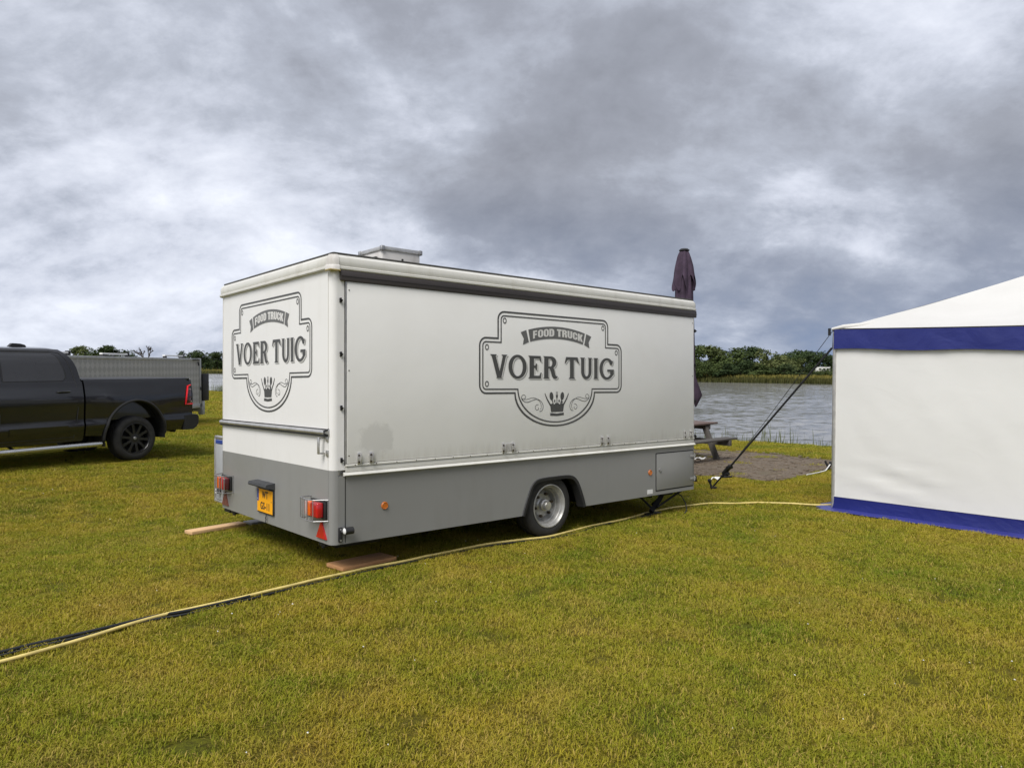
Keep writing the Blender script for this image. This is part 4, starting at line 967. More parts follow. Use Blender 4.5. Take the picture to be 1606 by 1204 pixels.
for s in (1, -1):
    e0 = rc(lambda t: 1.19 + .17 * max(0, t - .1) ** 1.8, .04, .90, .10, 1); e1 = lambda t: 2.14 - .01 * t
    win(lambda t: e0(t) - .025, lambda t: e1(t) + .02, .02, .93, s, .003, 'window_frame', M['plastic'])
    win(e0, e1, .055, .88, s, .006, 'side_window', M['glass'])
    win(lambda t: 2.26, lambda t: min(3.05, XF(t) - .10), .02, .93, s, .003, 'window_frame', M['plastic'])
    win(lambda t: 2.29, lambda t: min(3.02, XF(t) - .13), .055, .88, s, .006, 'side_window', M['glass'])
    gp = MB()                                                    # shut lines
    def line(P, w=.006): gp.tube([(x, s * (lerp_tab(YT, z) + .0015) if z < 1.45 else s * (YG((z - 1.445) / .555) + .002), z) for x, z in P], w, 5)
    line([(1.10, .50), (1.06, .75), (1.03, 1.0), (1.03, 1.40), (1.045, 1.46), (1.075, 1.65), (1.13, 1.83), (1.22, 1.94), (1.36, 1.965), (2.2, 1.97)])
    line([(2.22, .50), (2.22, .9), (2.22, 1.3), (2.22, 1.95)]); line([(3.12, .52), (3.12, .9), (3.12, 1.42)])
    line([(1.05, 1.452), (1.5, 1.452), (2.2, 1.452), (3.1, 1.452)], .005)
    line([(1.1, .52), (2.2, .52), (3.1, .52)], .004)
    gp.build('shut_line', M['rubber'], tk, 40)
    for x in (1.16, 2.34):
        mb = MB(); P = [(x, s * 1.000, 1.290), (x + .03, s * 1.034, 1.294), (x + .15, s * 1.036, 1.292), (x + .20, s * 1.000, 1.288)]; mb.tube(P, [.018, .017, .016, .014], 8); mb.build('door_handle', M['paint'], tk, 60)
    mb = MB(); mb.grid([[(x, s * (lerp_tab(YT, z) + .012), z) for z in (.60, .66, .72)] for x in (1.2, 1.6, 2.1)]); mb.build('door_moulding', M['paint'], tk, 50)
    tl = MB(); nrow = []
    zs = [(.965, -1.165, -.985), (1.0, -1.170, -.990), (1.15, -1.168, -1.015), (1.28, -1.160, -1.04), (1.345, -1.15, -1.06), (1.365, -1.14, -1.09)]
    tl.grid([[(x0 + (x1 - x0) * k / 3, s * (lerp_tab(YT, z) + .010 - (.05 if k == 0 else 0)), z) for k in range(4)] for z, x0, x1 in zs]); tlo = tl.build('tail_light', pm('dark_lens', (.06, .008, .008), .1, var=.1, coat=1.), tk, 50)
    mb = MB(); mb.tube([(-1.15, s * (lerp_tab(YT, .98) + .012), .985), (-1.005, s * (lerp_tab(YT, .98) + .014), .985), (-1.03, s * (lerp_tab(YT, 1.2) + .014), 1.2), (-1.065, s * (lerp_tab(YT, 1.33) + .014), 1.335), (-1.13, s * (lerp_tab(YT, 1.35) + .010), 1.35)], .016, 6); mb.build('light_strip', pm('bright_red_lens', (.85, .02, .03), .2, var=.05, coat=.5), tlo, 50)
    mb = MB(); mb.box(-1.14, -1.06, s * 1.003 - .006, s * 1.003 + .012, 1.015, 1.055, .004); mb.box(-1.13, -1.075, s * .985 - .006, s * .985 + .022, 1.24, 1.28, .004); mb.build('reverse_lens', M['clear'], tlo, 40)
    mb = MB()
    for xc in (0, 3.9):
        mb.tube([(xc + .582 * math.cos(R(k)), s * (lerp_tab(YT, min(1.2, .44 + .582 * 1.14 * math.sin(R(k)))) + .022), .44 + .582 * 1.14 * math.sin(R(k))) for k in range(-2, 183, 6)], .024, 6)
    mb.build('fender_flare', M['plastic'], tk, 60)
    mb = MB()
    for xc in (0, 3.9):
        mb.grid([[(xc + .575 * math.cos(R(k)), s * y, .44 + .575 * 1.14 * math.sin(R(k))) for y in (1.0, .58)] for k in range(-12, 193, 9)]); mb.box(xc - .62, xc + .62, s * .58 - .01, s * .58 + .01, .36, 1.12)
    mb.build('wheel_well', M['rubber'], tk)
    mb = MB(); mb.tube([(.66, s * 1.0, .365), (.72, s * 1.035, .365), (3.2, s * 1.035, .365), (3.26, s * 1.0, .365)], .045, 12); mb.build('step_bar', M['stepbar'], tk, 60)
    mb = MB(); 
    for x in (1.0, 2.0, 2.9): mb.tube([(x, s * .7, .44), (x, s * 1.02, .36)], .02, 6)
    mb.build('step_bracket', M['blackmetal'], tk)
    mb = MB(); P = [(-.96, .49), (-.985, .765), (-1.20, .785), (-1.31, .77), (-1.335, .72), (-1.33, .60), (-1.28, .53), (-1.20, .49)]; 
    for ya, yb, sh in ((.55, .93, (0, .0)), (.93, 1.022, (0, .05))):
        mb.prism(P, s * ya, s * yb, lambda a, b, d: (a + (sh[1] if abs(d) > .95 and a < -1.1 else 0), d, b))
    mb.build('bumper_corner', M['plastic'], tk, 30)
mb = MB(); mb.box(-1.30, -1.15, -.549, .549, .56, .755, .02); mb.build('rear_bumper', M['plastic'], tk, 40)
mb = MB(); mb.box(-1.2, -.8, -.06, .06, .42, .54, .01); mb.box(-.9, 4.4, -.5, -.4, .42, .55); mb.box(-.9, 4.4, .4, .5, .42, .55); mb.tube([(0, -.7, .42), (0, .7, .42)], .06, 8); mb.tube([(-.85, .55, .5), (-.95, .75, .47)], .04, 8); mb.build('chassis', M['blackmetal'], tk)
mb = MB(); mb.box(4.70, 4.86, -.92, .92, .5, .8, .04); mb.build('front_bumper', M['plastic'], tk, 40)
mb = MB(); mb.prism([(1.52, 2.035), (1.55, 2.075), (1.62, 2.095), (1.74, 2.10), (1.80, 2.04)], -.04, .04, lambda a, b, d: (a + .0, d + .35, b)); mb.build('roof_aerial', M['plastic'], tk, 30)
mb = MB(); mb.box(2.16, 2.22, .30, .36, 2.03, 2.085, .008); mb.build('roof_mark', M['plastic'], tk, 30)
def truck_wheel(x, s):
    wM = Matrix.Translation((x, s * .985, .405)) @ (Matrix.Identity(4) if s < 0 else Matrix.Rotation(math.pi, 4, 'Z'))
    mb = MB(); ro = .405
    mb.lathe([(.265, .03), (.275, .0), (.31, -.014), (.355, -.010), (.385, .008), (ro - .004, .028), (ro, .05), (ro, .10), (ro - .01, .103), (ro - .01, .113), (ro, .116), (ro, .17), (ro - .01, .173), (ro - .01, .183), (ro, .186), (ro, .235), (.385, .27), (.355, .285), (.30, .285), (.265, .25)], 56, wM, close=True)
    ty = mb.build('tyre', M['tyre'], tk, 40)
    mb = MB(); mb.lathe([(.278, .004), (.282, -.004), (.272, -.008), (.262, .004), (.252, .06), (.24, .2)], 48, wM)
    mb.lathe([(0, .02), (.05, .018), (.085, .022), (.09, .06)], 24, wM)
    for i in range(10):
        a = R(36 * i + 9); q = wM @ Matrix.Rotation(a, 4, 'Y')
        mb.add([(x_, y_, z_) for x_, hw in ((.06, .030), (.16, .020), (.268, .028)) for y_, z_ in (((.022 if x_ < .1 else .016), -hw), ((.022 if x_ < .1 else .016), hw), (.06, hw), (.06, -hw))],
               [(0, 1, 5, 4), (1, 2, 6, 5), (3, 0, 4, 7), (4, 5, 9, 8), (5, 6, 10, 9), (7, 4, 8, 11)], q)
    rim = mb.build('rim', M['blackrim'], tk, 30)
    mb = MB(); mb.lathe([(.0, .010), (.024, .012), (.030, .019)], 16, wM); o = mb.build('hub_cap', M['chrome'], tk, 40); o.parent = rim
    mb = MB(); mb.lathe([(.0, .12), (.23, .12), (.235, .15)], 24, wM); o = mb.build('brake_disc', M['blackmetal'], tk, 40); o.parent = rim
for x in (0, 3.9):
    for s in (1, -1): truck_wheel(x, s)

# ---------------------------------------------------------------- chequer-plate box trailer behind the truck
bt = empty('box_trailer', (-9.49, 18.2, lawn_z(-9.49, 18.2))); bz = bt.location.z
tag(bt, 'low aluminium chequer plate box trailer behind the black truck', 'trailer')
def chequer():
    m, t, b = newmat('chequer_plate'); oc = tn(t, 'ShaderNodeTexCoord').outputs['Object']
    sp = tn(t, 'ShaderNodeSeparateXYZ'); t.links.new(oc, sp.inputs[0]); cb = tn(t, 'ShaderNodeCombineXYZ'); t.links.new(sp.outputs[1], cb.inputs[0]); t.links.new(sp.outputs[2], cb.inputs[1])
    mp = tn(t, 'ShaderNodeMapping'); mp.inputs['Rotation'].default_value = (0, 0, R(45)); mp.inputs['Scale'].default_value = (1, 1, 1); t.links.new(cb.outputs[0], mp.inputs[0])
    ck = tn(t, 'ShaderNodeTexChecker'); ck.inputs['Scale'].default_value = 7.5; t.links.new(mp.outputs[0], ck.inputs[0])
    n = noisen(t, oc, 2, 4, .6)
    c = rampn(t, n, [(.3, (.43, .415, .40)), (.7, (.52, .505, .49))]); c = mixn(t, ck.outputs['Fac'], c, (.38, .37, .355))
    t.links.new(c, b.inputs['Base Color']); b.inputs['Metallic'].default_value = .1; b.inputs['Roughness'].default_value = .5
    bumpn(t, b, ck.outputs['Fac'], .4, .006); return m
M['chequer'] = chequer(); M['frame_alu'] = pm('dull_aluminium', (.46, .46, .45), .5, .4, var=.15, sc=6)
H0 = 1.80 - bz
mb = MB(); mb.box(-2.0, 0, -3.9, 3.85, .55, H0 - .07); mb.build('box_body', M['chequer'], bt)
mb = MB(); mb.box(-2.02, .015, -3.92, 3.87, H0 - .07, H0, .01); mb.box(-.05, .02, 3.80, 3.90, .40, H0 + .004, .01); mb.box(-2.02, .02, -3.92, 3.9, .42, .548, .01); mb.box(-.05, .02, -3.94, -3.86, .5, H0 + .003, .01); mb.build('box_frame', M['frame_alu'], bt, 40)
mb = MB(); mb.box(-.02, .06, 3.91, 4.35, .62, 1.45, .01); mb.build('rear_door', M['blackmetal'], bt, 40)
mb = MB(); mb.box(-1.95, .04, 3.91, 4.0, .30, .46, .02); mb.box(-.1, .045, 3.92, 4.08, .20, .62, .015); mb.build('rear_beam', M['frame_alu'], bt, 40)
mb = MB(); mb.box(.022, .05, 3.80, 3.86, .95, 1.05, .005); mb.box(.022, .04, 3.3, 3.75, H0 - .055, H0 - .02); mb.tube([(.03, 3.65, H0 - .1), (.05, 3.66, H0 - .22)], .02, 6); mb.build('latch', M['rubber'], bt)
for y in (-3.0, -.55, 2.55):
    mb = MB(); mb.box(-.30, -.22, y - .45, y + .75, H0 + .045, H0 + .085, .01); rb = mb.build('roof_bar', M['scrap'], bt, 40)
    mb = MB(); mb.box(-.30, -.22, y + .66, y + .78, H0 + .0, H0 + .11, .02); mb.box(-.30, -.22, y - .42, y - .34, H0, H0 + .05); mb.build('bar_foot', M['rubber'], rb, 40)
for y in (-.45, .45):
    mb = MB(); mb.lathe([(.0, .03), (.19, .03), (.2, 0), (.30, 0), (.31, .05), (.31, .15), (.28, .18), (.0, .18)], 28, Matrix.Translation((.015, y, .31)) @ Matrix.Rotation(math.pi / 2, 4, 'Z')); mb.build('wheel', M['tyre'], bt, 40)

# ---------------------------------------------------------------- trees
def crown_mesh(name, lobes, n, size, seed):
    rd = random.Random(seed); vs = []; fs = []; tone = []
    tot = sum(l[3] * l[4] * l[5] for l in lobes)
    for lb in lobes:
        k = int(n * lb[3] * lb[4] * lb[5] / tot); lt = rd.uniform(-.18, .18)
        for _ in range(k):
            d = Vector((rd.gauss(0, 1), rd.gauss(0, 1), rd.gauss(0, 1))).normalized(); r_ = rd.uniform(.35, 1.) ** .5
            r_ *= 1 + .28 * mnoise.noise(d * 2.6 + Vector((lb[0], lb[1], lb[2])) * 3)
            p = Vector((lb[0] + d.x * lb[3] * r_, lb[1] + d.y * lb[4] * r_, lb[2] + d.z * lb[5] * r_))
            if mnoise.noise(p * 2.3 / max(.3, size * 8) + Vector((seed, 0, 0))) < -.22: continue
            s = size * rd.uniform(.6, 1.35); a = Vector((rd.gauss(0, 1), rd.gauss(0, 1), rd.gauss(0, .7))).normalized(); b = a.cross(d + Vector((rd.uniform(-.6, .6), rd.uniform(-.6, .6), .5)))
            if b.length < .05: b = a.orthogonal()
            b = b.normalized() * s * .6; a = a * s; o = len(vs)
            vs += [p - a * .5, p + b * .5 - a * .05, p + a * .5, p - b * .5 + a * .05]; fs.append((o, o + 1, o + 2, o + 3))
            tv = max(0, min(1, .45 + lt + rd.uniform(-.3, .35))); tone += [tv] * 4
    me = bpy.data.meshes.new(name); me.from_pydata([tuple(q) for q in vs], [], fs)
    at = me.attributes.new('tone', 'FLOAT', 'POINT'); at.data.foreach_set('value', tone); return me
def lobes_round(rd, n, w, h, z0):
    o = [(0, 0, z0 + h * .52, w * .33, w * .33, h * .40)]
    for i in range(n):
        a = 6.283 * i / n + rd.uniform(-.4, .4); t = rd.uniform(.18, .85); rr = w * .33 * (1 - .55 * abs(t - .4))
        s = rd.uniform(.16, .27) * w; o.append((rr * math.cos(a), rr * math.sin(a), z0 + h * t, s, s, s * rd.uniform(.7, 1.0)))
    return o
def trunk_mb(h, r, seed, lean=.05):
    rd = random.Random(seed); mb = MB(); P = [(0, 0, -.3)]; 
    for i in range(1, 6): P.append((rd.uniform(-1, 1) * lean * h * .3, rd.uniform(-1, 1) * lean * h * .3, h * i / 5))
    mb.tube(P, [r * (1 - .16 * i) for i in range(6)], 7)
    for i in range(5):
        b = Vector(P[2 + i % 3]); a = rd.uniform(0, 6.28); e = b + Vector((math.cos(a), math.sin(a), .9)) * h * rd.uniform(.18, .32)
        mb.tube([b, b.lerp(e, .5) + Vector((0, 0, .04 * h)), e], [r * .45, r * .3, r * .1], 5)
    return mb
rd = random.Random(3)
PROTO = []
for k, (w, h, z0, n, sz) in enumerate(((5.2, 5.6, .3, 11, .42), (4.6, 6.2, .2, 9, .40), (6.2, 4.6, .2, 12, .42), (3.6, 4.4, .0, 8, .36), (4.2, 6.6, .6, 10, .42))):
    PROTO.append((w, h + z0, crown_mesh('crown', lobes_round(rd, n, w, h, z0), 3600, sz, k + 11)))
def tree(name, px, Y, hgt, wid, proto, mat, label, group='trees along the far bank', dz=0):
    x = (px - 803) / 1136.8 * Y; z = ground_z(x, Y) + dz; w, h, me0 = PROTO[proto]
    root = empty(name, (x, Y, z), random.uniform(0, 6.28)); tag(root, label, 'tree', group)
    key = (proto, mat); 
    if key not in CM: m2 = me0.copy(); m2.materials.append(M[mat]); CM[key] = m2
    c = bpy.data.objects.new('crown', CM[key]); COL.objects.link(c); c.parent = root; c.scale = (wid * 1.18 / w, wid * 1.18 / w, hgt / h)
    if 'm' not in TK: m3 = trunk_mb(1.0, .05, 4).mesh('trunk', 60); m3.materials.append(M['bark']); TK['m'] = m3
    t = bpy.data.objects.new('trunk', TK['m']); COL.objects.link(t); t.parent = root; t.scale = (wid * .5, wid * .5, hgt * .62)
    return root
CM = {}; TK = {}
def hgt(ty, Y): return 1.57 + (574 - ty) / 1136.8 * Y + .45
for px, ty, Y, wd, pr_, mt, lb in (
    (1093, 540, 128, 4.4, 1, 'leaf', 'green tree on the far bank just right of the trailer edge'),
    (1124, 540, 124, 4.2, 4, 'leaf_pale', 'slender topped green tree second from the trailer edge on the far bank'),
    (1147, 543, 121, 5.4, 0, 'leaf', 'wide bushy mid green tree in the middle of the far bank row'),
    (1177, 542, 124, 3.9, 1, 'leaf_dark', 'darkest round tree standing out in the far bank row'),
    (1212, 550, 119, 5.2, 2, 'leaf_pale', 'broad yellowish green tree right of the dark round tree'),
    (1246, 560, 122, 3.6, 3, 'leaf_pale', 'small pale pointed tree below the distant wood')):
    tree('bank_tree', px, Y, hgt(ty, Y), wd, pr_, mt, lb)
for i, (px, ty, Y, wd, lb) in enumerate(((1110, 566, 117, 4.2, 'low shrub at the foot of the slender topped far bank tree'), (1137, 569, 116, 3.6, 'low dark shrub below the wide bushy far bank tree, left of its middle'), (1162, 566, 117, 4.2, 'low dark shrub just left of the dark round far bank tree'),
        (1192, 570, 115, 3.8, 'low shrub just right of the dark round far bank tree'), (1228, 572, 116, 4.2, 'low dark shrub between the broad yellowish tree and the small pale one'), (1262, 577, 114, 4.0, 'low dark shrub just right of the small pale pointed tree'),
        (1290, 578, 113, 3.6, 'low shrub in front of the caravan beside the tent edge'), (1085, 568, 118, 4.2, 'low dark shrub on the far bank cut off by the trailer edge'))):
    tree('bank_shrub', px, Y, hgt(ty, Y), wd, 3 if i % 2 else 2, 'leaf_dark' if i % 3 else 'leaf', lb, 'shrubs below the far bank trees')['category'] = 'shrub'
for px, ty, Y, wd, pr_, mt, lb in (
    (128, 541, 420, 11, 4, 'leaf_pale', 'pale thin topped tree just right of the truck cab roof'),
    (146, 550, 400, 14, 2, 'leaf', 'pale low rounded tree above the box trailer, left of the dark ones'),
    (160, 549, 405, 15, 2, 'leaf_dark', 'dark low tree beside the tallest tree above the box trailer'),
    (176, 541, 410, 13, 1, 'leaf_dark', 'tallest dark tree above the aluminium box trailer'),
    (203, 551, 430, 10, 2, 'leaf_dark', 'small dark distant tree right of the tallest one above the box trailer'),
    (295, 549, 340, 8.5, 0, 'leaf_dark', 'left one of two round topped trees beside the trailer rear edge'),
    (318, 548, 335, 9.5, 0, 'leaf_dark', 'right one of two round topped trees beside the trailer rear edge'),
    (341, 551, 330, 7, 1, 'leaf_dark', 'distant dark tree half hidden by the trailer rear edge')):
    tree('distant_tree', px, Y, hgt(ty, Y), wd, pr_, mt, lb, 'distant trees left of the trailer')
# bare tree
bx_ = (229 - 803) / 1136.8 * 300; bz_ = ground_z(bx_, 300)
br_ = empty('bare_tree', (bx_, 300, bz_)); br_.scale = (1.35, 1.35, 1.45); tag(br_, 'leafless tree with thin branches above the box trailer', 'tree')
mb = MB(); rb = random.Random(5); tw = MB()
def branch(mb, p, d, l_, r_, k):
    e = p + d * l_; m_ = p.lerp(e, .5) + Vector((rb.uniform(-1, 1), rb.uniform(-1, 1), rb.uniform(0, 1))) * l_ * .08
    (mb if k > 3 else tw).tube([p, m_, e], [r_, r_ * .8, r_ * .6], 5)
    if k == 0: return
    for _ in range(3 if k > 1 else 4): branch(mb, p.lerp(e, rb.uniform(.6, 1)), (d + Vector((rb.uniform(-.8, .8), rb.uniform(-.8, .8), rb.uniform(-.1, .5)))).normalized(), l_ * rb.uniform(.58, .8), r_ * .68, k - 1)
branch(mb, Vector((0, 0, -.2)), Vector((0, 0, 1)), 3.2, .3, 4)
mb.build('trunk', M['bark'], br_, 60); tw.build('crown', M['bark'], br_, 60)
# far woods and hedge masses
def woods(name, segs, mat, label, size, per, seed):
    rdw = random.Random(seed); lobes = []
    for px, ty, Y, wd in segs:
        x = (px - 803) / 1136.8 * Y; z = ground_z(x, Y); h = 1.57 + (574 - ty) / 1136.8 * Y - z
        for j in range(3): lobes.append((x + rdw.uniform(-.3, .3) * wd, Y + rdw.uniform(-2, 6), z + h * (.22 + .26 * j), wd * rdw.uniform(.55, .75), wd * .6, h * .27))
    me = crown_mesh(name, lobes, per * len(segs), size, seed); me.materials.append(M[mat])
    o = bpy.data.objects.new(name, me); COL.objects.link(o); tag(o, label, 'wood', kind='stuff')
woods('far_wood', [(1216 + 12 * i, 556 - 8 * math.sin(max(0, min(1, (i - .5) / 7)) * math.pi) + (i % 3), 330 + 8 * (i % 2), 7.5) for i in range(15)] + [(1090 + 14 * i, 566 + (i % 3), 300, 7) for i in range(9)], 'leaf_dark', 'dark distant wood behind the far bank trees', 1.1, 900, 21)
woods('far_hedge', [(300 + 9 * i, 561 + (i % 2) * 1.5, 360, 7) for i in range(8)] + [(20 + 16 * i, 562 + (i % 3), 480, 12) for i in range(18)], 'leaf_dark', 'dark distant hedge on the far shore left of the trailer', 1.1, 700, 22)
# tall grass along the far bank, reeds on the near bank
def blades(name, pts, hmin, hmax, wd, mat, label, cat, lean=.18, seed=1):
    rdg = random.Random(seed); vs = []; fs = []; tone = []
    for x, y, z, k in pts:
        h = rdg.uniform(hmin, hmax) * k; a = rdg.uniform(0, 6.283); c, s = math.cos(a) * wd / 2, math.sin(a) * wd / 2; lx, ly = rdg.gauss(0, lean) * h, rdg.gauss(0, lean) * h; o = len(vs)
        vs += [(x - c, y - s, z), (x + c, y + s, z), (x + c * .7 + lx * .4, y + s * .7 + ly * .4, z + h * .6), (x - c * .7 + lx * .4, y - s * .7 + ly * .4, z + h * .6), (x + lx, y + ly, z + h)]
        fs += [(o, o + 1, o + 2, o + 3), (o + 3, o + 2, o + 4)]; t = rdg.random(); tone += [t * .5, t * .5, t, t, min(1, t * 1.2)]
    me = bpy.data.meshes.new(name); me.from_pydata(vs, [], fs); me.attributes.new('tone', 'FLOAT', 'POINT').data.foreach_set('value', tone)
    me.materials.append(M[mat]); ob = bpy.data.objects.new(name, me); COL.objects.link(ob); tag(ob, label, cat, kind='stuff')
rg = random.Random(8); P1 = []; P2 = []
for _ in range(15000):
    r = rg.uniform(-320, 20) if rg.random() < .4 else rg.uniform(-95, -25); q = qfar(r) + rg.uniform(1.3, 9); x, y = NV * q + EV * r; P1.append((x, y, ground_z(x, y) - .05, 1 + r * -.002))
for _ in range(11000):
    r = rg.uniform(-320, -46) if rg.random() < .4 else rg.uniform(-90, -44); q = qfar(r) + rg.uniform(.3, 1.7); x, y = NV * q + EV * r; P2.append((x, y, max(ground_z(x, y), -1.0) - .05, 1 + r * -.002))
blades('bank_grass', P1, .35, .80, .16, 'reed', 'tall yellowish grass along the top of the far bank', 'grass', seed=2)
blades('bank_sedge', P2, .45, .85, .16, 'reed_dark', 'dark sedge at the water line of the far bank', 'sedge', seed=3)
P3 = []
for _ in range(230):
    r = rg.uniform(-14, -3); q = Q0 + rg.uniform(-.25, 1.0); k = .25 + .75 * (mnoise.noise(Vector((r * .9, 0, 2))) * .5 + .5)
    x, y = NV * q + EV * r; P3.append((x, y, max(ground_z(x, y), -1.05) - .03, k * .85))
for _ in range(2600):
    r = rg.uniform(-70, 0); q = Q0 + rg.uniform(-.5, .6); x, y = NV * q + EV * r; P3.append((x, y, max(ground_z(x, y), -1.05) - .03, .16))
for _ in range(1500):
    r = rg.uniform(-64, -40); q = Q0 + rg.uniform(-.3, .8); x, y = NV * q + EV * r; P3.append((x, y, max(ground_z(x, y), -1.05) - .03, .55))
blades('bank_reeds', P3, .7, 1.35, .016, 'leaf_pale', 'sparse thin reeds along the near bank of the river', 'reeds', .12, 4)
# caravan beyond the far bank
cvx = (1290 - 803) / 1136.8 * 230; cv = empty('caravan', (cvx, 230, ground_z(cvx, 230)), .12); cv.scale = (.8, .8, .72); tag(cv, 'low white caravan among the trees beyond the river', 'caravan')
MB().box(-2.7, 2.7, -1.1, 1.1, .3, 2.35, .15).build('body', M['caravan'], cv, 40)
for x in (-1.7, 0, 1.6): MB().box(x - .55, x + .55, -1.13, -1.101, 1.25, 1.85).build('window', M['glass'], cv)
MB().box(-2.8, 2.8, -1.15, 1.15, 2.351, 2.45, .03).build('roof', M['caravan'], cv, 40)
for x in (-.4, .4): MB().tube([(x, -1.05, .3), (x, -.85, .3)], .3, 14).build('wheel', M['tyre'], cv, 40)

# ---------------------------------------------------------------- lawn blades and clover
def clump(seed):
    rdc = random.Random(seed); vs = []; fs = []; tone = []
    for _ in range(95):
        r_ = .088 * math.sqrt(rdc.random()); a = rdc.uniform(0, 6.283); x, y = r_ * math.cos(a), r_ * math.sin(a)
        h = rdc.uniform(.008, .019) * (1.6 if rdc.random() < .06 else 1); az = rdc.uniform(0, 6.283); w = rdc.uniform(.0012, .0027)
        dxx, dyy = math.cos(az), math.sin(az); ln = rdc.uniform(.4, 2.0) * h; c, s = -dyy * w, dxx * w; o = len(vs)
        vs += [(x - c, y - s, -.004), (x + c, y + s, -.004), (x + c * .8 + dxx * ln * .35, y + s * .8 + dyy * ln * .35, h * .65), (x - c * .8 + dxx * ln * .35, y - s * .8 + dyy * ln * .35, h * .65), (x + dxx * ln, y + dyy * ln, h)]
        fs += [(o, o + 1, o + 2, o + 3), (o + 3, o + 2, o + 4)]; t = rdc.random(); tone += [t] * 5
    me = bpy.data.meshes.new('grass_tuft'); me.from_pydata(vs, [], fs); me.attributes.new('tone', 'FLOAT', 'POINT').data.foreach_set('value', tone); me.materials.append(M['blades']); return me
tuftcol = bpy.data.collections.new('grass_tufts')
for k in range(7):
    o = bpy.data.objects.new('grass_tuft', clump(50 + k)); tuftcol.objects.link(o)
rl = random.Random(12); GP = []; GS = []; GR = []
def near_line(p, P, d):
    for q in P:
        if abs(q.x - p[0]) < d and abs(q.y - p[1]) < d: return True
    return False
tw_inv = TM.inverted()
def try_pt(x, y, sc):
    if NV.x * x + NV.y * y > Q0 - .1: return
    if inside((x, y), patch): 
        if not (inside((x, y), patch) and mnoise.noise(Vector((x * 1.6, y * 1.6, 7))) > .42): return
    d = Vector((x - 4.118, y - 9.247)); a, b = d.dot(ta), d.dot(tb)
    if a > -.30 and b > -.27: return
    if y < 10.5 and near_line((x, y), hp, .035): return
    if y < 6.8 and near_line((x, y), cp, .03): return
    for bc, bl, bw, ba in BRD:
        e = Vector((x - bc[0], y - bc[1])); u_ = e.x * math.cos(ba) + e.y * math.sin(ba); v_ = -e.x * math.sin(ba) + e.y * math.cos(ba)
        if abs(u_) < bl - .01 and abs(v_) < bw - .015: return
    GP.append((x, y, lawn_z(x, y) + .002)); GS.append(sc * rl.uniform(.75, 1.3)); GR.append(rl.uniform(0, 6.283))
BRD = [((-3.22, 7.855), .33, .08, math.atan2(.5, .39)), ((-2.81, 8.37), .3, .09, math.atan2(.45, .36)), ((-1.32, 6.345), .29, .13, math.atan2(.41, .385))]
def scatter(y0, y1, dens, sc):
    A_ = .78
    n = int(dens * (A_ * (y1 * y1 - y0 * y0) + 1.6 * (y1 - y0)))
    for _ in range(n):
        while True:
            y = rl.uniform(y0, y1); hw = A_ * y + .8
            if rl.random() < hw / (A_ * y1 + .8): break
        try_pt(rl.uniform(-hw, hw), y, sc)
scatter(2.2, 4.5, 230, 1.0); scatter(4.5, 8, 180, 1.05); scatter(8, 14, 100, 1.25); scatter(14, 26, 40, 1.8); scatter(26, 62, 5, 4.)
me = bpy.data.meshes.new('lawn_grass'); me.from_pydata(GP, [], [])
me.attributes.new('tuft_scale', 'FLOAT', 'POINT').data.foreach_set('value', GS); me.attributes.new('tuft_turn', 'FLOAT', 'POINT').data.foreach_set('value', GR)
gob = bpy.data.objects.new('lawn_grass', me); COL.objects.link(gob); tag(gob, 'short yellowing lawn grass covering the field', 'grass', kind='stuff')
ng = bpy.data.node_groups.new('grass_scatter', 'GeometryNodeTree'); ng.interface.new_socket('Geometry', in_out='INPUT', socket_type='NodeSocketGeometry'); ng.interface.new_socket('Geometry', in_out='OUTPUT', socket_type='NodeSocketGeometry')
gi = ng.nodes.new('NodeGroupInput'); gou = ng.nodes.new('NodeGroupOutput'); ip = ng.nodes.new('GeometryNodeInstanceOnPoints'); ci = ng.nodes.new('GeometryNodeCollectionInfo'); ci.inputs['Collection'].default_value = tuftcol; ci.inputs['Separate Children'].default_value = True; ci.inputs['Reset Children'].default_value = True
ip.inputs['Pick Instance'].default_value = True
a1 = ng.nodes.new('GeometryNodeInputNamedAttribute'); a1.data_type = 'FLOAT'; a1.inputs['Name'].default_value = 'tuft_scale'
a2 = ng.nodes.new('GeometryNodeInputNamedAttribute'); a2.data_type = 'FLOAT'; a2.inputs['Name'].default_value = 'tuft_turn'
cz = ng.nodes.new('ShaderNodeCombineXYZ'); ng.links.new(a2.outputs['Attribute'], cz.inputs[2])
ng.links.new(gi.outputs[0], ip.inputs['Points']); ng.links.new(ci.outputs[0], ip.inputs['Instance']); ng.links.new(a1.outputs['Attribute'], ip.inputs['Scale']); ng.links.new(cz.outputs[0], ip.inputs['Rotation']); ng.links.new(ip.outputs[0], gou.inputs[0])
md = gob.modifiers.new('scatter', 'NODES'); md.node_group = ng
mb = MB()
for _ in range(150):
    y = 2.6 + 11 * rl.random() ** 1.3; x = rl.uniform(-.75, .75) * y
    if mnoise.noise(Vector((x * .7, y * .7, 11))) < -.05: continue
    s = rl.uniform(.0025, .0065); c = Vector((x, y, lawn_z(x, y) + rl.uniform(.016, .026)))
    mb.add([c + Vector((s * math.cos(k * 1.257), s * math.sin(k * 1.257), .003 * (k % 2))) for k in range(5)] + [c + Vector((0, 0, .006))], [(k, (k + 1) % 5, 5) for k in range(5)])
tag(mb.build('clover_heads', M['scrap']), 'tiny white clover heads scattered over the lawn', 'clover', kind='stuff')

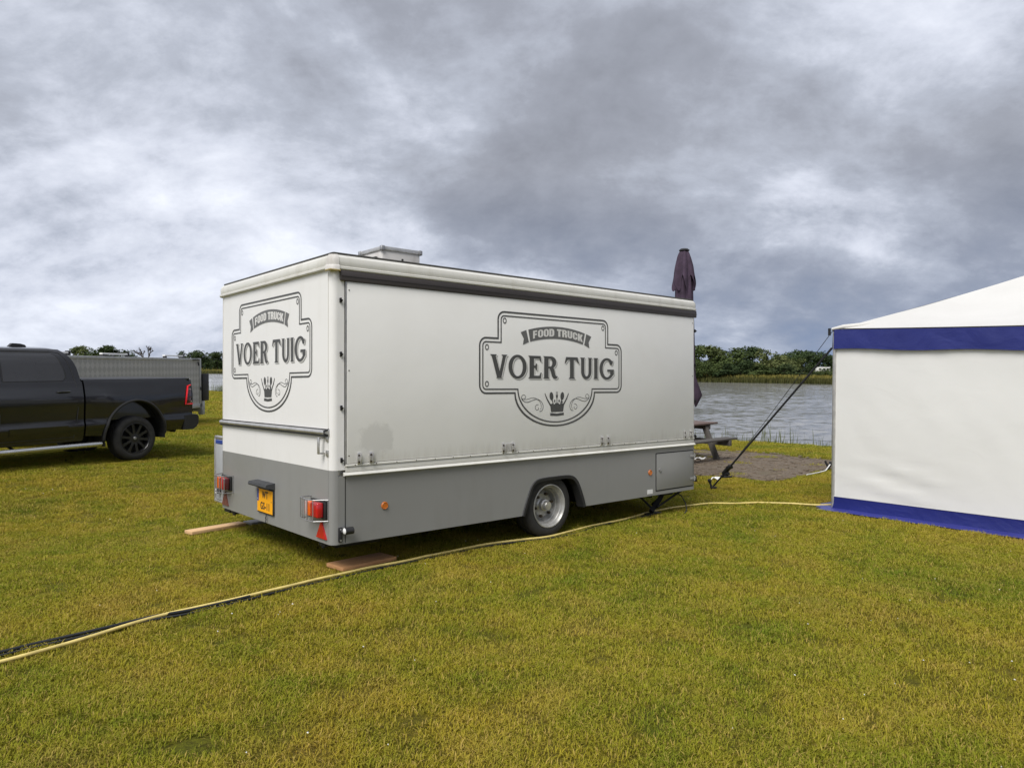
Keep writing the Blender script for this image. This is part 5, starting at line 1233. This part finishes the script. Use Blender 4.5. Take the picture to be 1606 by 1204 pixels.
# ---------------------------------------------------------------- pieces that lie apart become parts of their own
PIECES = {'fender_flare': 'fender_flare', 'corner_bracket': 'corner_bracket', 'vent_knob': 'vent_knob', 'panel_edge_trim': 'panel_edge_trim', 'rivets': 'rivet', 'bolt': 'bolt', 'hinge_rail': 'hinge_rail',
          'sealant': 'sealant', 'rear_rubber': 'rear_rubber', 'corner_seam': 'corner_seam', 'frame_ring': 'frame_ring', 'banner': 'banner', 'banner_lettering': 'banner_letter', 'letter_shadow': 'letter_shadow',
          'letter_inline': 'letter_inline', 'lettering': 'letter', 'flourish': 'flourish', 'crown': 'crown_emblem', 'step_bracket': 'step_bracket', 'reverse_lens': 'reverse_lens', 'latch': 'latch', 'wheel_well': 'wheel_well',
          'canopy_tip': 'canopy_tip', 'bar_foot': 'bar_foot', 'plate_lettering': 'plate_letter', 'shut_line': 'shut_line', 'awning_strip': 'awning_strip', 'ground_skirt': 'ground_skirt', 'stake_head': 'stake_head'}
for o in [o for o in bpy.data.objects if o.type == 'MESH' and o.name.split('.')[0] in PIECES and not o.children and o.parent]:
    nm = PIECES[o.name.split('.')[0]]
    if nm == 'crown_emblem' and o.parent.name.split('.')[0] in ('bank_tree', 'bank_shrub', 'distant_tree', 'bare_tree'): continue
    bm = bmesh.new(); bm.from_mesh(o.data); bm.verts.ensure_lookup_table(); seen = set(); isl = []
    for v0 in bm.verts:
        if v0.index in seen: continue
        stack = [v0]; seen.add(v0.index); comp = []
        while stack:
            q = stack.pop(); comp.append(q.index)
            for e in q.link_edges:
                w3 = e.other_vert(q)
                if w3.index not in seen: seen.add(w3.index); stack.append(w3)
        isl.append(comp)
    if len(isl) < 2: bm.free(); continue
    mat_ = o.data.materials[0]; par = o.parent; sm = [f.smooth for f in bm.faces]; base = o.name
    owner = {}
    for k, comp in enumerate(isl):
        for i in comp: owner[i] = k
    parts = [([], []) for _ in isl]; loc_ = {}
    for k, comp in enumerate(isl):
        for j, i in enumerate(sorted(comp)): loc_[i] = j; parts[k][0].append(tuple(bm.verts[i].co))
    for f in bm.faces: parts[owner[f.verts[0].index]][1].append(tuple(loc_[q.index] for q in f.verts))
    smooth_ = any(sm); bm.free(); bpy.data.objects.remove(o)
    for vs, fs in parts:
        if not fs: continue
        me = bpy.data.meshes.new(nm); me.from_pydata(vs, [], fs); me.materials.append(mat_)
        if smooth_: me.polygons.foreach_set('use_smooth', [True] * len(fs)); me.set_sharp_from_angle(angle=R(45))
        p = bpy.data.objects.new(nm, me); COL.objects.link(p); p.parent = par
